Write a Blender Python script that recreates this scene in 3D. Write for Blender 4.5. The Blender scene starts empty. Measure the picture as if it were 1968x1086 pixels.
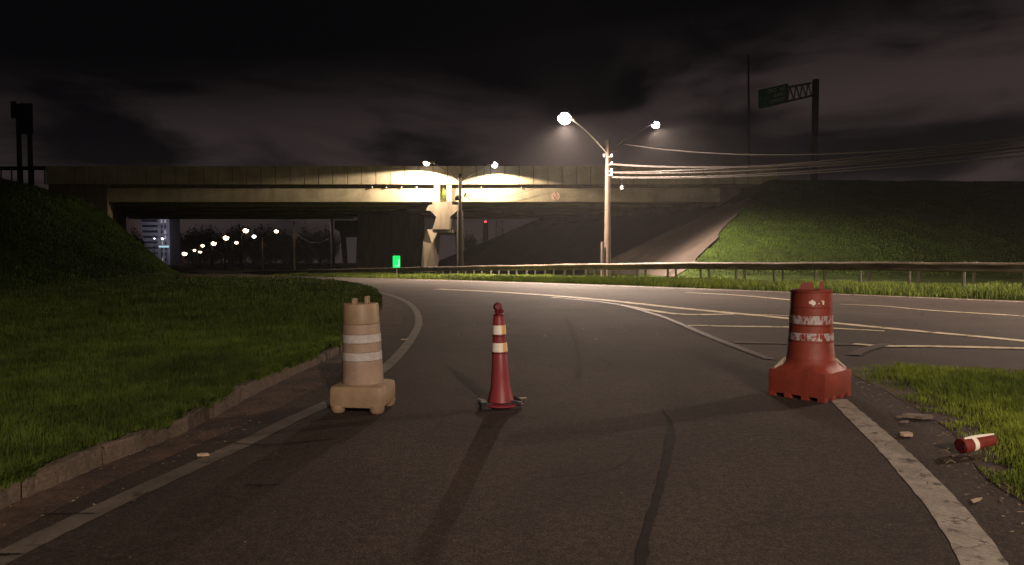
import bpy, bmesh, math, random
import numpy as np
from mathutils import Vector, Matrix
random.seed(7); rng = np.random.default_rng(7)
S = bpy.context.scene
COL = S.collection
R = math.radians
# ------------------------------------------------------------------ camera
CAM_H = 1.25; F = 1405.0; PITCH = math.atan(53/F)
cd = bpy.data.cameras.new('camera'); cam = bpy.data.objects.new('camera', cd); COL.objects.link(cam)
cam.location = (0, 0, CAM_H); cam.rotation_euler = (math.pi/2-PITCH, 0, 0)
cd.sensor_width = 36; cd.lens = F/1968*36; cd.clip_end = 6000; cd.clip_start = 0.05
S.camera = cam
S.render.resolution_x = 1024; S.render.resolution_y = 565
S.view_settings.view_transform = 'Standard'; S.view_settings.look = 'None'
S.view_settings.exposure = 0.7; S.view_settings.gamma = 1
# ------------------------------------------------------------------ night sky
W = bpy.data.worlds.new('World'); S.world = W; W.use_nodes = True
def build_world():
    nt = W.node_tree; N = nt.nodes; L = nt.links; N.clear()
    out = N.new('ShaderNodeOutputWorld'); bg = N.new('ShaderNodeBackground')
    tc = N.new('ShaderNodeTexCoord'); sep = N.new('ShaderNodeSeparateXYZ'); L.new(tc.outputs['Generated'], sep.inputs[0])
    mp = N.new('ShaderNodeMapping'); mp.inputs['Scale'].default_value = (1, 1, 3.2); mp.inputs['Location'].default_value = (1.35, 0.6, 0.22)
    L.new(tc.outputs['Generated'], mp.inputs[0])
    no = N.new('ShaderNodeTexNoise'); no.inputs['Scale'].default_value = 3.1; no.inputs['Detail'].default_value = 9; no.inputs['Roughness'].default_value = .52
    no.inputs['Distortion'].default_value = .35
    L.new(mp.outputs[0], no.inputs['Vector'])
    cr = N.new('ShaderNodeMapRange'); cr.interpolation_type = 'SMOOTHSTEP'
    cr.inputs['From Min'].default_value = .39; cr.inputs['From Max'].default_value = .57; L.new(no.outputs[0], cr.inputs['Value'])
    # clouds catch the city glow low in the sky, and reach higher to the right
    ax = N.new('ShaderNodeMath'); ax.operation = 'MULTIPLY_ADD'; ax.inputs[1].default_value = -.11; L.new(sep.outputs['X'], ax.inputs[0]); L.new(sep.outputs['Z'], ax.inputs[2])
    mh = N.new('ShaderNodeMapRange'); mh.interpolation_type = 'SMOOTHSTEP'
    mh.inputs['From Min'].default_value = .29; mh.inputs['From Max'].default_value = .14
    mh.inputs['To Min'].default_value = 0; mh.inputs['To Max'].default_value = 1
    L.new(ax.outputs[0], mh.inputs['Value'])
    m1 = N.new('ShaderNodeMath'); m1.operation = 'MULTIPLY'; L.new(cr.outputs[0], m1.inputs[0]); L.new(mh.outputs[0], m1.inputs[1])
    mix = N.new('ShaderNodeMix'); mix.data_type = 'RGBA'; L.new(m1.outputs[0], mix.inputs['Factor'])
    mix.inputs['A'].default_value = (.0010, .0010, .0013, 1); mix.inputs['B'].default_value = (.0215, .0155, .0148, 1)
    # general skyglow towards the horizon
    g = N.new('ShaderNodeMapRange'); g.interpolation_type = 'SMOOTHSTEP'; g.inputs['From Min'].default_value = .24; g.inputs['From Max'].default_value = .0
    L.new(sep.outputs['Z'], g.inputs['Value'])
    add = N.new('ShaderNodeMix'); add.data_type = 'RGBA'; add.blend_type = 'ADD'; L.new(g.outputs[0], add.inputs['Factor'])
    L.new(mix.outputs['Result'], add.inputs['A']); add.inputs['B'].default_value = (.0042, .0034, .0036, 1)
    L.new(add.outputs['Result'], bg.inputs[0]); bg.inputs[1].default_value = 1
    L.new(bg.outputs[0], out.inputs[0])
build_world()
# ------------------------------------------------------------------ lamp strengths (watts) in one place
P_MAIN = 34000; P_MAIN2 = 17000; P_BRIDGE = 7200; P_SIDE = 16000; P_REAR_FILL = 8300; P_FAR = 2000
WARM = (1.0, .76, .59); BWARM = (1.0, .79, .57)

# ------------------------------------------------------------------ helpers
YB = [(-60, 0), (25, 0), (40, -.10), (70, -.60), (200, -2.5), (1000, -10), (3000, -28)]
def gz(y):
    return np.interp(y, [a for a, b in YB], [b for a, b in YB])
def ray(px, py):
    dx = (px-984)/F; dy = (543-py)/F; c, s = math.cos(PITCH), math.sin(PITCH)
    return Vector((dx, c+dy*s, -s+dy*c))
def At(px, py, Y):
    d = ray(px, py); t = Y/d.y
    return Vector((d.x*t, Y, CAM_H+d.z*t))
def G(px, py, up=0):
    d = ray(px, py); z = 0
    for _ in range(40):
        t = (z+up-CAM_H)/d.z; z = float(gz(d.y*t))
    return Vector((d.x*t, d.y*t, z+up))
def G2(px, py): v = G(px, py); return (v.x, v.y)

class MB:
    def __init__(s): s.bm = bmesh.new()
    def box(s, c, d, rz=0, bev=0, rot=None):
        r = bmesh.ops.create_cube(s.bm, size=1); vs = r['verts']
        M = Matrix.Translation(Vector(c)) @ (rot.to_4x4() if rot else Matrix.Rotation(rz, 4, 'Z')) @ Matrix.Diagonal((*d, 1))
        for v in vs: v.co = M @ v.co
        if bev:
            es = list({e for v in vs for e in v.link_edges})
            bmesh.ops.bevel(s.bm, geom=es, offset=bev, segments=2, affect='EDGES', profile=.6)
        return s
    def tube(s, pts, rad, seg=8, cap=True):
        pts = [Vector(p) for p in pts]; n = len(pts)
        rad = rad if hasattr(rad, '__len__') else [rad]*n
        rings = []; up0 = None
        for i, p in enumerate(pts):
            t = (pts[min(i+1, n-1)]-pts[max(i-1, 0)]).normalized()
            if up0 is None: a = Vector((0, 0, 1)) if abs(t.z) < .9 else Vector((1, 0, 0))
            else: a = up0
            u = (a-t*a.dot(t)).normalized(); up0 = u; w = t.cross(u)
            rings.append([s.bm.verts.new(p+(u*math.cos(2*math.pi*k/seg)+w*math.sin(2*math.pi*k/seg))*rad[i]) for k in range(seg)])
        for a, b in zip(rings, rings[1:]):
            for k in range(seg): s.bm.faces.new((a[k], a[(k+1) % seg], b[(k+1) % seg], b[k]))
        if cap:
            s.bm.faces.new(rings[0][::-1]); s.bm.faces.new(rings[-1])
        return s
    def lathe(s, prof, seg=40, c=(0, 0), cap=True):
        rings = []
        for (r, z) in prof:
            rings.append([s.bm.verts.new((c[0]+r*math.cos(2*math.pi*k/seg), c[1]+r*math.sin(2*math.pi*k/seg), z)) for k in range(seg)])
        for a, b in zip(rings, rings[1:]):
            for k in range(seg): s.bm.faces.new((a[k], a[(k+1) % seg], b[(k+1) % seg], b[k]))
        if cap: s.bm.faces.new(rings[0][::-1]); s.bm.faces.new(rings[-1])
        return s
    def prism_y(s, pts, y0, y1):   # polygon in XZ extruded in Y
        a = [s.bm.verts.new((p[0], y0, p[1])) for p in pts]; b = [s.bm.verts.new((p[0], y1, p[1])) for p in pts]
        s.bm.faces.new(a); s.bm.faces.new(b[::-1])
        for i in range(len(pts)):
            j = (i+1) % len(pts); s.bm.faces.new((a[j], a[i], b[i], b[j]))
        return s
    def prism_z(s, pts, z0, z1):
        a = [s.bm.verts.new((p[0], p[1], z0)) for p in pts]; b = [s.bm.verts.new((p[0], p[1], z1)) for p in pts]
        s.bm.faces.new(a[::-1]); s.bm.faces.new(b)
        for i in range(len(pts)):
            j = (i+1) % len(pts); s.bm.faces.new((a[i], a[j], b[j], b[i]))
        return s
    def ball(s, c, r, sc=(1, 1, 1), sub=2, M=None):
        q = bmesh.ops.create_icosphere(s.bm, subdivisions=sub, radius=r)
        for v in q['verts']:
            v.co = Vector((v.co.x*sc[0], v.co.y*sc[1], v.co.z*sc[2]))
            if M: v.co = M @ v.co
            v.co += Vector(c)
        return s
    def build(s, name, mat, parent=None, smooth=False, org=None, wn=True):
        if wn: bmesh.ops.recalc_face_normals(s.bm, faces=s.bm.faces)
        me = bpy.data.meshes.new(name)
        if org is not None:
            for v in s.bm.verts: v.co -= Vector(org)
        s.bm.to_mesh(me); s.bm.free()
        o = bpy.data.objects.new(name, me); COL.objects.link(o)
        if org is not None: o.location = org
        me.materials.append(mat)
        if smooth:
            me.polygons.foreach_set('use_smooth', [True]*len(me.polygons))
            try: me.set_sharp_from_angle(angle=R(38))
            except Exception: pass
        if parent is not None: o.parent = parent
        return o
def tag(o, label=None, cat=None, group=None, kind=None):
    if label: o['label'] = label
    if cat: o['category'] = cat
    if group: o['group'] = group
    if kind: o['kind'] = kind
    return o
def empty(name, loc, label, cat, group=None, rz=0, rot=None):
    o = bpy.data.objects.new(name, None); COL.objects.link(o); o.location = loc
    o.rotation_euler = rot if rot else (0, 0, rz); o.empty_display_size = .2
    return tag(o, label, cat, group)
def kids(o): return [c for c in bpy.data.objects if c.parent == o]
def copy_tree(o, parent=None):
    ch = kids(o); c = o.copy(); COL.objects.link(c)
    if parent is not None: c.parent = parent
    for k in ch: copy_tree(k, c)
    return c

# ------------------------------------------------------------------ materials
def mat(name, col, rough=.8, var=.0, scale=3, bump=0, bscale=40, col2=None, metal=0, spec=.5, detail=6, stretch=None, fine=0, fscale=300, c2range=(.4, .65), trans=0):
    m = bpy.data.materials.new(name); m.use_nodes = True; nt = m.node_tree; N = nt.nodes; L = nt.links
    b = N['Principled BSDF']; b.inputs['Roughness'].default_value = rough; b.inputs['Metallic'].default_value = metal
    b.inputs['Specular IOR Level'].default_value = spec
    tc = N.new('ShaderNodeTexCoord'); vec = tc.outputs['Object']
    if stretch:
        mp = N.new('ShaderNodeMapping'); mp.inputs['Scale'].default_value = stretch; L.new(vec, mp.inputs[0]); vec2 = mp.outputs[0]
    else: vec2 = vec
    no = N.new('ShaderNodeTexNoise'); no.inputs['Scale'].default_value = scale; no.inputs['Detail'].default_value = detail; no.inputs['Roughness'].default_value = .6
    L.new(vec2, no.inputs['Vector'])
    mr = N.new('ShaderNodeMapRange'); mr.inputs['From Min'].default_value = c2range[0]; mr.inputs['From Max'].default_value = c2range[1]
    L.new(no.outputs[0], mr.inputs['Value'])
    mx = N.new('ShaderNodeMix'); mx.data_type = 'RGBA'; L.new(mr.outputs[0], mx.inputs['Factor'])
    c2 = col2 if col2 else tuple(c*(1-var) for c in col)
    mx.inputs['A'].default_value = (*col, 1); mx.inputs['B'].default_value = (*c2, 1)
    res = mx.outputs['Result']
    if fine:
        n2 = N.new('ShaderNodeTexNoise'); n2.inputs['Scale'].default_value = fscale; n2.inputs['Detail'].default_value = 3; L.new(vec, n2.inputs['Vector'])
        m2 = N.new('ShaderNodeMapRange'); m2.inputs['From Min'].default_value = .3; m2.inputs['From Max'].default_value = .7
        m2.inputs['To Min'].default_value = 1-fine; m2.inputs['To Max'].default_value = 1+fine; L.new(n2.outputs[0], m2.inputs['Value'])
        mm = N.new('ShaderNodeMix'); mm.data_type = 'RGBA'; mm.blend_type = 'MULTIPLY'; mm.inputs['Factor'].default_value = 1
        L.new(res, mm.inputs['A']); L.new(m2.outputs[0], mm.inputs['B']); res = mm.outputs['Result']
    L.new(res, b.inputs['Base Color'])
    if bump:
        nb = N.new('ShaderNodeTexNoise'); nb.inputs['Scale'].default_value = bscale; nb.inputs['Detail'].default_value = 5; L.new(vec, nb.inputs['Vector'])
        bp = N.new('ShaderNodeBump'); bp.inputs['Strength'].default_value = 1; bp.inputs['Distance'].default_value = bump
        L.new(nb.outputs[0], bp.inputs['Height']); L.new(bp.outputs[0], b.inputs['Normal'])
    m['bsdf'] = 1
    return m
def mottle(m, scale, lo, hi, stretch=(1, 1, 1), seed=0.0):
    nt = m.node_tree; N = nt.nodes; L = nt.links; b = N['Principled BSDF']; src = b.inputs['Base Color'].links[0].from_socket
    tc = N.new('ShaderNodeTexCoord'); mp = N.new('ShaderNodeMapping'); mp.inputs['Scale'].default_value = stretch; mp.inputs['Location'].default_value = (seed, seed*.7, 0); L.new(tc.outputs['Object'], mp.inputs[0])
    no = N.new('ShaderNodeTexNoise'); no.inputs['Scale'].default_value = scale; no.inputs['Detail'].default_value = 7; no.inputs['Roughness'].default_value = .62; no.inputs['Distortion'].default_value = .6; L.new(mp.outputs[0], no.inputs['Vector'])
    mr = N.new('ShaderNodeMapRange'); mr.inputs['From Min'].default_value = .35; mr.inputs['From Max'].default_value = .65; mr.inputs['To Min'].default_value = lo; mr.inputs['To Max'].default_value = hi; L.new(no.outputs[0], mr.inputs['Value'])
    mm = N.new('ShaderNodeMix'); mm.data_type = 'RGBA'; mm.blend_type = 'MULTIPLY'; mm.inputs['Factor'].default_value = 1
    L.new(src, mm.inputs['A']); L.new(mr.outputs[0], mm.inputs['B']); L.new(mm.outputs['Result'], b.inputs['Base Color']); return m
def crackle(m, scale, width, dark, stretch=(1, 1, 1)):
    """fine crack network in the surface"""
    nt = m.node_tree; N = nt.nodes; L = nt.links; b = N['Principled BSDF']; src = b.inputs['Base Color'].links[0].from_socket
    tc = N.new('ShaderNodeTexCoord'); mp = N.new('ShaderNodeMapping'); mp.inputs['Scale'].default_value = stretch; L.new(tc.outputs['Object'], mp.inputs[0])
    wn = N.new('ShaderNodeTexNoise'); wn.inputs['Scale'].default_value = scale*1.5; wn.inputs['Detail'].default_value = 5; L.new(mp.outputs[0], wn.inputs['Vector'])
    ad = N.new('ShaderNodeMix'); ad.data_type = 'RGBA'; ad.blend_type = 'ADD'; ad.inputs['Factor'].default_value = .35/scale; L.new(mp.outputs[0], ad.inputs['A']); L.new(wn.outputs['Color'], ad.inputs['B'])
    vo = N.new('ShaderNodeTexVoronoi'); vo.feature = 'DISTANCE_TO_EDGE'; vo.inputs['Scale'].default_value = scale; L.new(ad.outputs['Result'], vo.inputs['Vector'])
    ms = N.new('ShaderNodeTexNoise'); ms.inputs['Scale'].default_value = scale*.45; L.new(mp.outputs[0], ms.inputs['Vector'])
    mk = N.new('ShaderNodeMapRange'); mk.inputs['From Min'].default_value = .5; mk.inputs['From Max'].default_value = .62; L.new(ms.outputs[0], mk.inputs['Value'])
    mr = N.new('ShaderNodeMapRange'); mr.inputs['From Min'].default_value = 0; mr.inputs['From Max'].default_value = width; mr.inputs['To Min'].default_value = 1; mr.inputs['To Max'].default_value = 0; L.new(vo.outputs['Distance'], mr.inputs['Value'])
    mu = N.new('ShaderNodeMath'); mu.operation = 'MULTIPLY'; L.new(mr.outputs[0], mu.inputs[0]); L.new(mk.outputs[0], mu.inputs[1])
    mm = N.new('ShaderNodeMix'); mm.data_type = 'RGBA'; L.new(mu.outputs[0], mm.inputs['Factor']); L.new(src, mm.inputs['A']); mm.inputs['B'].default_value = (*dark, 1); L.new(mm.outputs['Result'], b.inputs['Base Color']); return m
def emis(name, col, st):
    m = bpy.data.materials.new(name); m.use_nodes = True; b = m.node_tree.nodes['Principled BSDF']
    b.inputs['Base Color'].default_value = (*[c*.5 for c in col], 1); b.inputs['Emission Color'].default_value = (*col, 1); b.inputs['Emission Strength'].default_value = st
    return m
def holey(m, scale, lo, hi, stretch=(1, 1, 1), under=None):
    """worn paint: where noise is low the under colour shows through"""
    nt = m.node_tree; N = nt.nodes; L = nt.links; b = N['Principled BSDF']; src = b.inputs['Base Color'].links[0].from_socket
    tc = N.new('ShaderNodeTexCoord'); mp = N.new('ShaderNodeMapping'); mp.inputs['Scale'].default_value = stretch; L.new(tc.outputs['Object'], mp.inputs[0])
    no = N.new('ShaderNodeTexNoise'); no.inputs['Scale'].default_value = scale; no.inputs['Detail'].default_value = 8; no.inputs['Roughness'].default_value = .65; L.new(mp.outputs[0], no.inputs['Vector'])
    mr = N.new('ShaderNodeMapRange'); mr.inputs['From Min'].default_value = lo; mr.inputs['From Max'].default_value = hi; L.new(no.outputs[0], mr.inputs['Value'])
    mx = N.new('ShaderNodeMix'); mx.data_type = 'RGBA'; L.new(mr.outputs[0], mx.inputs['Factor']); mx.inputs['A'].default_value = (*under, 1); L.new(src, mx.inputs['B'])
    L.new(mx.outputs['Result'], b.inputs['Base Color'])
    return m
ASPH = (.074, .056, .048)
M = {}
M['asphalt'] = mat('asphalt', ASPH, .8, spec=.22, scale=.55, col2=(.054, .041, .035), bump=.006, bscale=110, fine=.55, fscale=75, detail=9, c2range=(.38, .62))
M['ramp'] = mat('ramp_asphalt', (.058, .045, .038), .82, spec=.2, scale=.7, col2=(.045, .035, .030), bump=.006, bscale=120, fine=.55, fscale=85, detail=9)
M['tar'] = mat('tar', (.024, .020, .018), .85, spec=.15, scale=6, var=.3, bump=.002, bscale=60)
M['patch'] = mat('asphalt_patch', (.048, .038, .032), .85, spec=.15, scale=1.2, col2=(.050, .041, .036), bump=.003, bscale=120, fine=.3, fscale=170)
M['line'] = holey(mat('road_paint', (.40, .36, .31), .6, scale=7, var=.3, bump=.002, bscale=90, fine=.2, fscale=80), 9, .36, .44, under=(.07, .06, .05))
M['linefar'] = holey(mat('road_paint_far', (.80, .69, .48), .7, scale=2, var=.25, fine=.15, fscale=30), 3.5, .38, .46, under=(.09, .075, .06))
M['lineworn'] = holey(mat('road_paint_worn', (.105, .083, .069), .6, scale=4, var=.3, fine=.2, fscale=60), 4, .40, .60, under=ASPH)
M['lineleft'] = holey(mat('road_paint_dusty', (.155, .135, .115), .6, scale=4, var=.25, fine=.2, fscale=80), 7, .33, .42, under=(.06, .05, .04))
M['soil'] = mat('soil', (.066, .038, .024), .95, scale=2.2, col2=(.028, .020, .014), bump=.02, bscale=25, fine=.4, fscale=90, detail=9)
M['kerb'] = mat('kerb_concrete', (.115, .085, .062), .9, scale=3, col2=(.075, .058, .040), bump=.012, bscale=30, fine=.3, fscale=70)
M['lawn'] = mat('lawn_ground', (.022, .038, .005), 1, scale=.9, col2=(.013, .020, .004), bump=.03, bscale=14, fine=.5, fscale=40, spec=.1)
M['grass'] = mat('grass_blades', (.075, .115, .014), .75, scale=.5, col2=(.034, .056, .007), fine=.45, fscale=9, spec=.2)
M['weeds'] = mat('weed_blades', (.20, .26, .035), .7, scale=.7, col2=(.07, .11, .014), fine=.5, fscale=7, spec=.2)
M['slopegrass'] = mat('slope_grass', (.040, .072, .008), .8, scale=.16, col2=(.026, .046, .005), fine=.35, fscale=5, spec=.15)
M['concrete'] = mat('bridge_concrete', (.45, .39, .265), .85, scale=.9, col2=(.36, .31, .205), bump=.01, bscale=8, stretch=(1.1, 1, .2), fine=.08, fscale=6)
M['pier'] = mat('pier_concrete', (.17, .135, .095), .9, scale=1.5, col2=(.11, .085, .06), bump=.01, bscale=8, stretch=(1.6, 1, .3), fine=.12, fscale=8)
M['paving'] = mat('slope_paving', (.045, .032, .025), .9, scale=.5, col2=(.028, .020, .016), bump=.02, bscale=5, fine=.2, fscale=6)
M['dark'] = mat('dark_metal', (.02, .02, .02), .6)
M['pole'] = mat('pole_concrete', (.062, .043, .031), .85, scale=4, col2=(.035, .025, .018), stretch=(3, 3, .4), fine=.15, fscale=30)
M['galv'] = mat('galvanised', (.30, .27, .24), .55, scale=5, var=.35, metal=.3)
M['rail'] = mat('rail_steel', (.21, .165, .13), .6, scale=2.5, col2=(.085, .06, .045), metal=.25, stretch=(.4, .4, 2), fine=.15, fscale=20)
M['wire'] = mat('cable', (.045, .037, .036), .6, spec=.25)
M['lens'] = emis('lamp_lens', (1, .80, .66), 150)
M['lens_small'] = emis('lamp_lens_small', (1, .80, .66), 16)
M['lens_cool2'] = emis('lamp_lens_white_small', (.86, .84, 1), 14)
M['lens_cool'] = emis('lamp_lens_cool', (.86, .84, 1), 26)
M['lens_far'] = emis('lamp_lens_far', (1, .74, .46), 6)
M['lens_white'] = emis('lamp_lens_white', (.75, .8, 1), 9)
M['red_lens'] = emis('red_beacon', (1, .03, .05), 5)
M['greenglow'] = emis('green_panel', (.0, .85, .12), .75)
M['greenglow2'] = emis('green_panel_mark', (.25, .95, .45), .9)
M['beige'] = mat('faded_beige_plastic', (.36, .26, .165), .5, scale=5, col2=(.28, .20, .125), bump=.002, bscale=25, fine=.07, fscale=40)
M['pink'] = mat('faded_pink_plastic', (.40, .30, .225), .5, scale=6, col2=(.32, .235, .175), bump=.002, bscale=25, fine=.06, fscale=50)
M['refl'] = mat('reflective_band', (.56, .53, .51), .35, scale=14, col2=(.44, .42, .41), fine=.1, fscale=80)
M['red'] = mat('red_plastic', (.27, .048, .028), .58, scale=5, col2=(.20, .034, .021), bump=.002, bscale=22, fine=.12, fscale=60)
M['maroon'] = mat('cone_plastic', (.27, .040, .050), .45, scale=6, col2=(.22, .034, .042), fine=.06, fscale=60)
M['maroon_dark'] = mat('cone_head_plastic', (.16, .010, .018), .4, scale=8, var=.2)
M['bright'] = emis('bright_reflective', (.98, .95, .85), .30)
nt_ = M['bright'].node_tree; nt_.nodes['Principled BSDF'].inputs['Emission Strength'].default_value = 0; nt_.nodes['Principled BSDF'].inputs['Base Color'].default_value = (.93, .90, .80, 1)
M['amber'] = mat('amber_reflective', (.85, .50, .16), .4, scale=8, var=.1)
M['wornband'] = holey(mat('worn_band', (.50, .48, .48), .4, scale=20, var=.3, fine=.2, fscale=70), 26, .44, .50, stretch=(1, 1, .55), under=(.26, .035, .022))
M['rubber'] = mat('black_rubber', (.022, .022, .024), .6, scale=9, var=.3, bump=.003, bscale=30)
M['white'] = mat('white_mark', (.85, .80, .72), .5, scale=12, var=.1)
M['palewood'] = mat('pale_scrap', (.50, .38, .26), .7, scale=9, var=.3)
M['straw'] = mat('dry_bits', (.34, .25, .16), .8, scale=9, var=.5)
M['leaf'] = mat('tree_leaves', (.035, .05, .018), .8, scale=.5, var=.5, fine=.3, fscale=4)
M['bark'] = mat('bark', (.06, .045, .03), .9, scale=4, var=.4)
M['slab'] = mat('broken_slab', (.20, .165, .135), .9, scale=7, var=.35, bump=.006, bscale=40, fine=.2, fscale=80)
M['signgreen'] = mat('sign_green', (.008, .20, .08), .5, scale=1, var=.15)
M['signwhite'] = mat('sign_white', (.85, .88, .74), .6, scale=3, var=.3)
M['wallwhite'] = mat('tower_wall', (.30, .28, .31), .8, scale=.2, var=.2)
M['wallpink'] = mat('tower_wall_pink', (.40, .25, .20), .8, scale=.2, var=.2)
M['glassdark'] = mat('dark_window', (.05, .055, .06), .3, scale=.4, var=.5)
M['winlit'] = emis('lit_window', (.55, .52, .55), .25)
M['pinkmark'] = mat('pale_pink_mark', (.95, .62, .55), .5, scale=5, var=.08)

mottle(M['asphalt'], .22, .72, 1.2, (1, .45, 1)); mottle(M['asphalt'], 14, .78, 1.2)
mottle(M['ramp'], .5, .76, 1.22, (1, .5, 1), 3.3); mottle(M['ramp'], 22, .74, 1.24, seed=1.0); crackle(M['ramp'], .75, .012, (.022, .018, .016))
crackle(M['asphalt'], .35, .012, (.025, .020, .018))
crackle(M['line'], 9, .05, (.07, .06, .05)); mottle(M['line'], 2.5, .7, 1.1); mottle(M['lineleft'], 2.5, .65, 1.2)
mottle(M['soil'], 5, .6, 1.5); mottle(M['red'], 3.5, .78, 1.12, (1, 1, .35)); mottle(M['pink'], 4, .84, 1.1, (1, 1, .35)); mottle(M['beige'], 4, .82, 1.1)
mottle(M['concrete'], .35, .78, 1.1, (1, 1, 2)); mottle(M['slopegrass'], .5, .6, 1.35); mottle(M['grass'], 1.4, .6, 1.4)
# ------------------------------------------------------------------ terrain
def side_toe(y): return np.interp(y, [0, 50, 70, 110, 300, 1500], [14, 11, 9.8, -8.8, -97, -656])
def left_toe(y): return np.interp(y, [-30, 4, 16, 40, 68, 86, 110, 300, 1500], [-26, -16, -13.0, -20.5, -31, -39.7, -53, -230, -1300])
def sstep(t): t = np.clip(t, 0, 1); return t*t*(3-2*t)
def capsoft(h, c):   # soft crest
    k = 1.2
    return c-k*np.log1p(np.exp(np.clip((c-h)/k, -50, 50))) + 0 if False else np.where(h < c-k, h, np.where(h > c+k, c, c-(c+k-h)**2/(4*k)))
def hump(x, y):
    x = np.asarray(x, float); y = np.asarray(y, float)
    hs = .64*(x-side_toe(y)); hf = .43*(y-47.5); hb = .43*(128-y)
    r = np.minimum(np.minimum(hs, hf), hb); r = np.where(r < 0, 0, r); r = capsoft(r, 9.1-.012*np.clip(x-25, 0, 60)) 
    dl = left_toe(y)-x; sl = np.interp(y, [0, 16, 60, 70, 200], [.22, .30, .72, .85, .85])
    l = np.minimum(dl*sl, .5*(150-y)); l = np.where(l < 0, 0, l); l = capsoft(l, 7.3)
    return np.maximum(np.maximum(r, l), 0)
def bumps(x, y):
    return .05*np.sin(x*.9+1.3*np.sin(y*.37))*np.sin(y*.7+.8)+.03*np.sin(x*2.3+y*1.1)
def terr(x, y):
    h = hump(x, y)
    return gz(y)-.06+h+bumps(x, y)*np.clip(h, 0, 1)
def make_ground():
    xs = np.concatenate([np.array([-1080, -800, -600, -400, -280, -200, -150, -115]), np.arange(-90, 90, 1.0), np.array([90, 115, 150, 200, 280, 400, 600, 800, 1080])])
    ys = np.concatenate([np.array([-300, -150, -80, -50, -30, -20]), np.arange(-12, 140, 1.0), np.array([145, 155, 170, 200, 250, 320, 420, 600, 800, 1080])])
    X, Y = np.meshgrid(xs, ys); Z = terr(X, Y)
    n, m_ = X.shape; v = np.stack([X, Y, Z], -1).reshape(-1, 3)
    idx = np.arange(n*m_).reshape(n, m_)
    f = np.stack([idx[:-1, :-1], idx[:-1, 1:], idx[1:, 1:], idx[1:, :-1]], -1).reshape(-1, 4)
    me = bpy.data.meshes.new('ground'); me.from_pydata(v.tolist(), [], f.tolist()); me.materials.append(M['lawn'])
    me.polygons.foreach_set('use_smooth', [True]*len(me.polygons))
    o = bpy.data.objects.new('ground', me); COL.objects.link(o); tag(o, kind='structure'); return o
make_ground()
def sheet(name, pts, off, m, kind='structure', thick=0):
    bm = bmesh.new(); vs = [bm.verts.new((p[0], p[1], 0)) for p in pts]; bm.faces.new(vs)
    bmesh.ops.triangulate(bm, faces=bm.faces)
    for (yb, _) in YB:
        bmesh.ops.bisect_plane(bm, geom=bm.verts[:]+bm.edges[:]+bm.faces[:], plane_co=(0, yb, 0), plane_no=(0, 1, 0))
    if thick:
        r = bmesh.ops.extrude_face_region(bm, geom=bm.faces[:]); dn = {e for e in r['geom'] if isinstance(e, bmesh.types.BMVert)}
    for v in bm.verts: v.co.z = float(gz(v.co.y))+off-(thick if (thick and v not in dn) else 0)
    bmesh.ops.recalc_face_normals(bm, faces=bm.faces)
    if not thick:
        for f in bm.faces:
            if f.normal.z < 0: f.normal_flip()
    me = bpy.data.meshes.new(name); bm.to_mesh(me); bm.free(); me.materials.append(m)
    o = bpy.data.objects.new(name, me); COL.objects.link(o); tag(o, kind=kind); return o
def smooth_line(pts, n=8):
    out = []
    P = [Vector((p[0], p[1], 0)) for p in pts]
    for i in range(len(P)-1):
        p0 = P[max(i-1, 0)]; p1 = P[i]; p2 = P[i+1]; p3 = P[min(i+2, len(P)-1)]
        for k in range(n):
            t = k/n
            q = .5*((2*p1)+(-p0+p2)*t+(2*p0-5*p1+4*p2-p3)*t*t+(-p0+3*p1-3*p2+p3)*t**3); out.append((q.x, q.y))
    out.append((P[-1].x, P[-1].y)); return out
def strip(name, pts, w, off, m, kind='structure', rag=0, n=6, parent=None):
    L = smooth_line(pts, n) if len(pts) > 2 else [(pts[0][0]+(pts[1][0]-pts[0][0])*k/12, pts[0][1]+(pts[1][1]-pts[0][1])*k/12) for k in range(13)]
    if rag:   # resample finer for ragged paint edges
        L2 = []
        for a, b in zip(L, L[1:]):
            d = math.dist(a, b); q = max(1, int(d/.06)); q = min(q, 12)
            L2 += [(a[0]+(b[0]-a[0])*k/q, a[1]+(b[1]-a[1])*k/q) for k in range(q)]
        L = L2+[L[-1]]
    ws = w if hasattr(w, '__len__') else [w, w]
    bm = bmesh.new(); prev = None
    for i, p in enumerate(L):
        a = L[max(i-1, 0)]; b = L[min(i+1, len(L)-1)]; t = Vector((b[0]-a[0], b[1]-a[1])).normalized(); nn = Vector((-t.y, t.x))
        f = i/(len(L)-1); ww = np.interp(f, np.linspace(0, 1, len(ws)), ws)/2
        z = float(gz(p[1]))+off
        r1 = ww+random.uniform(-rag, rag); r2 = ww+random.uniform(-rag, rag)
        cur = (bm.verts.new((p[0]+nn.x*r1, p[1]+nn.y*r1, z)), bm.verts.new((p[0]-nn.x*r2, p[1]-nn.y*r2, z)))
        if prev: bm.faces.new((prev[0], prev[1], cur[1], cur[0]))
        prev = cur
    for f in bm.faces:
        f.normal_update()
        if f.normal.z < 0: f.normal_flip()
    me = bpy.data.meshes.new(name); bm.to_mesh(me); bm.free(); me.materials.append(m)
    o = bpy.data.objects.new(name, me); COL.objects.link(o); tag(o, kind=kind)
    return o

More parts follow.
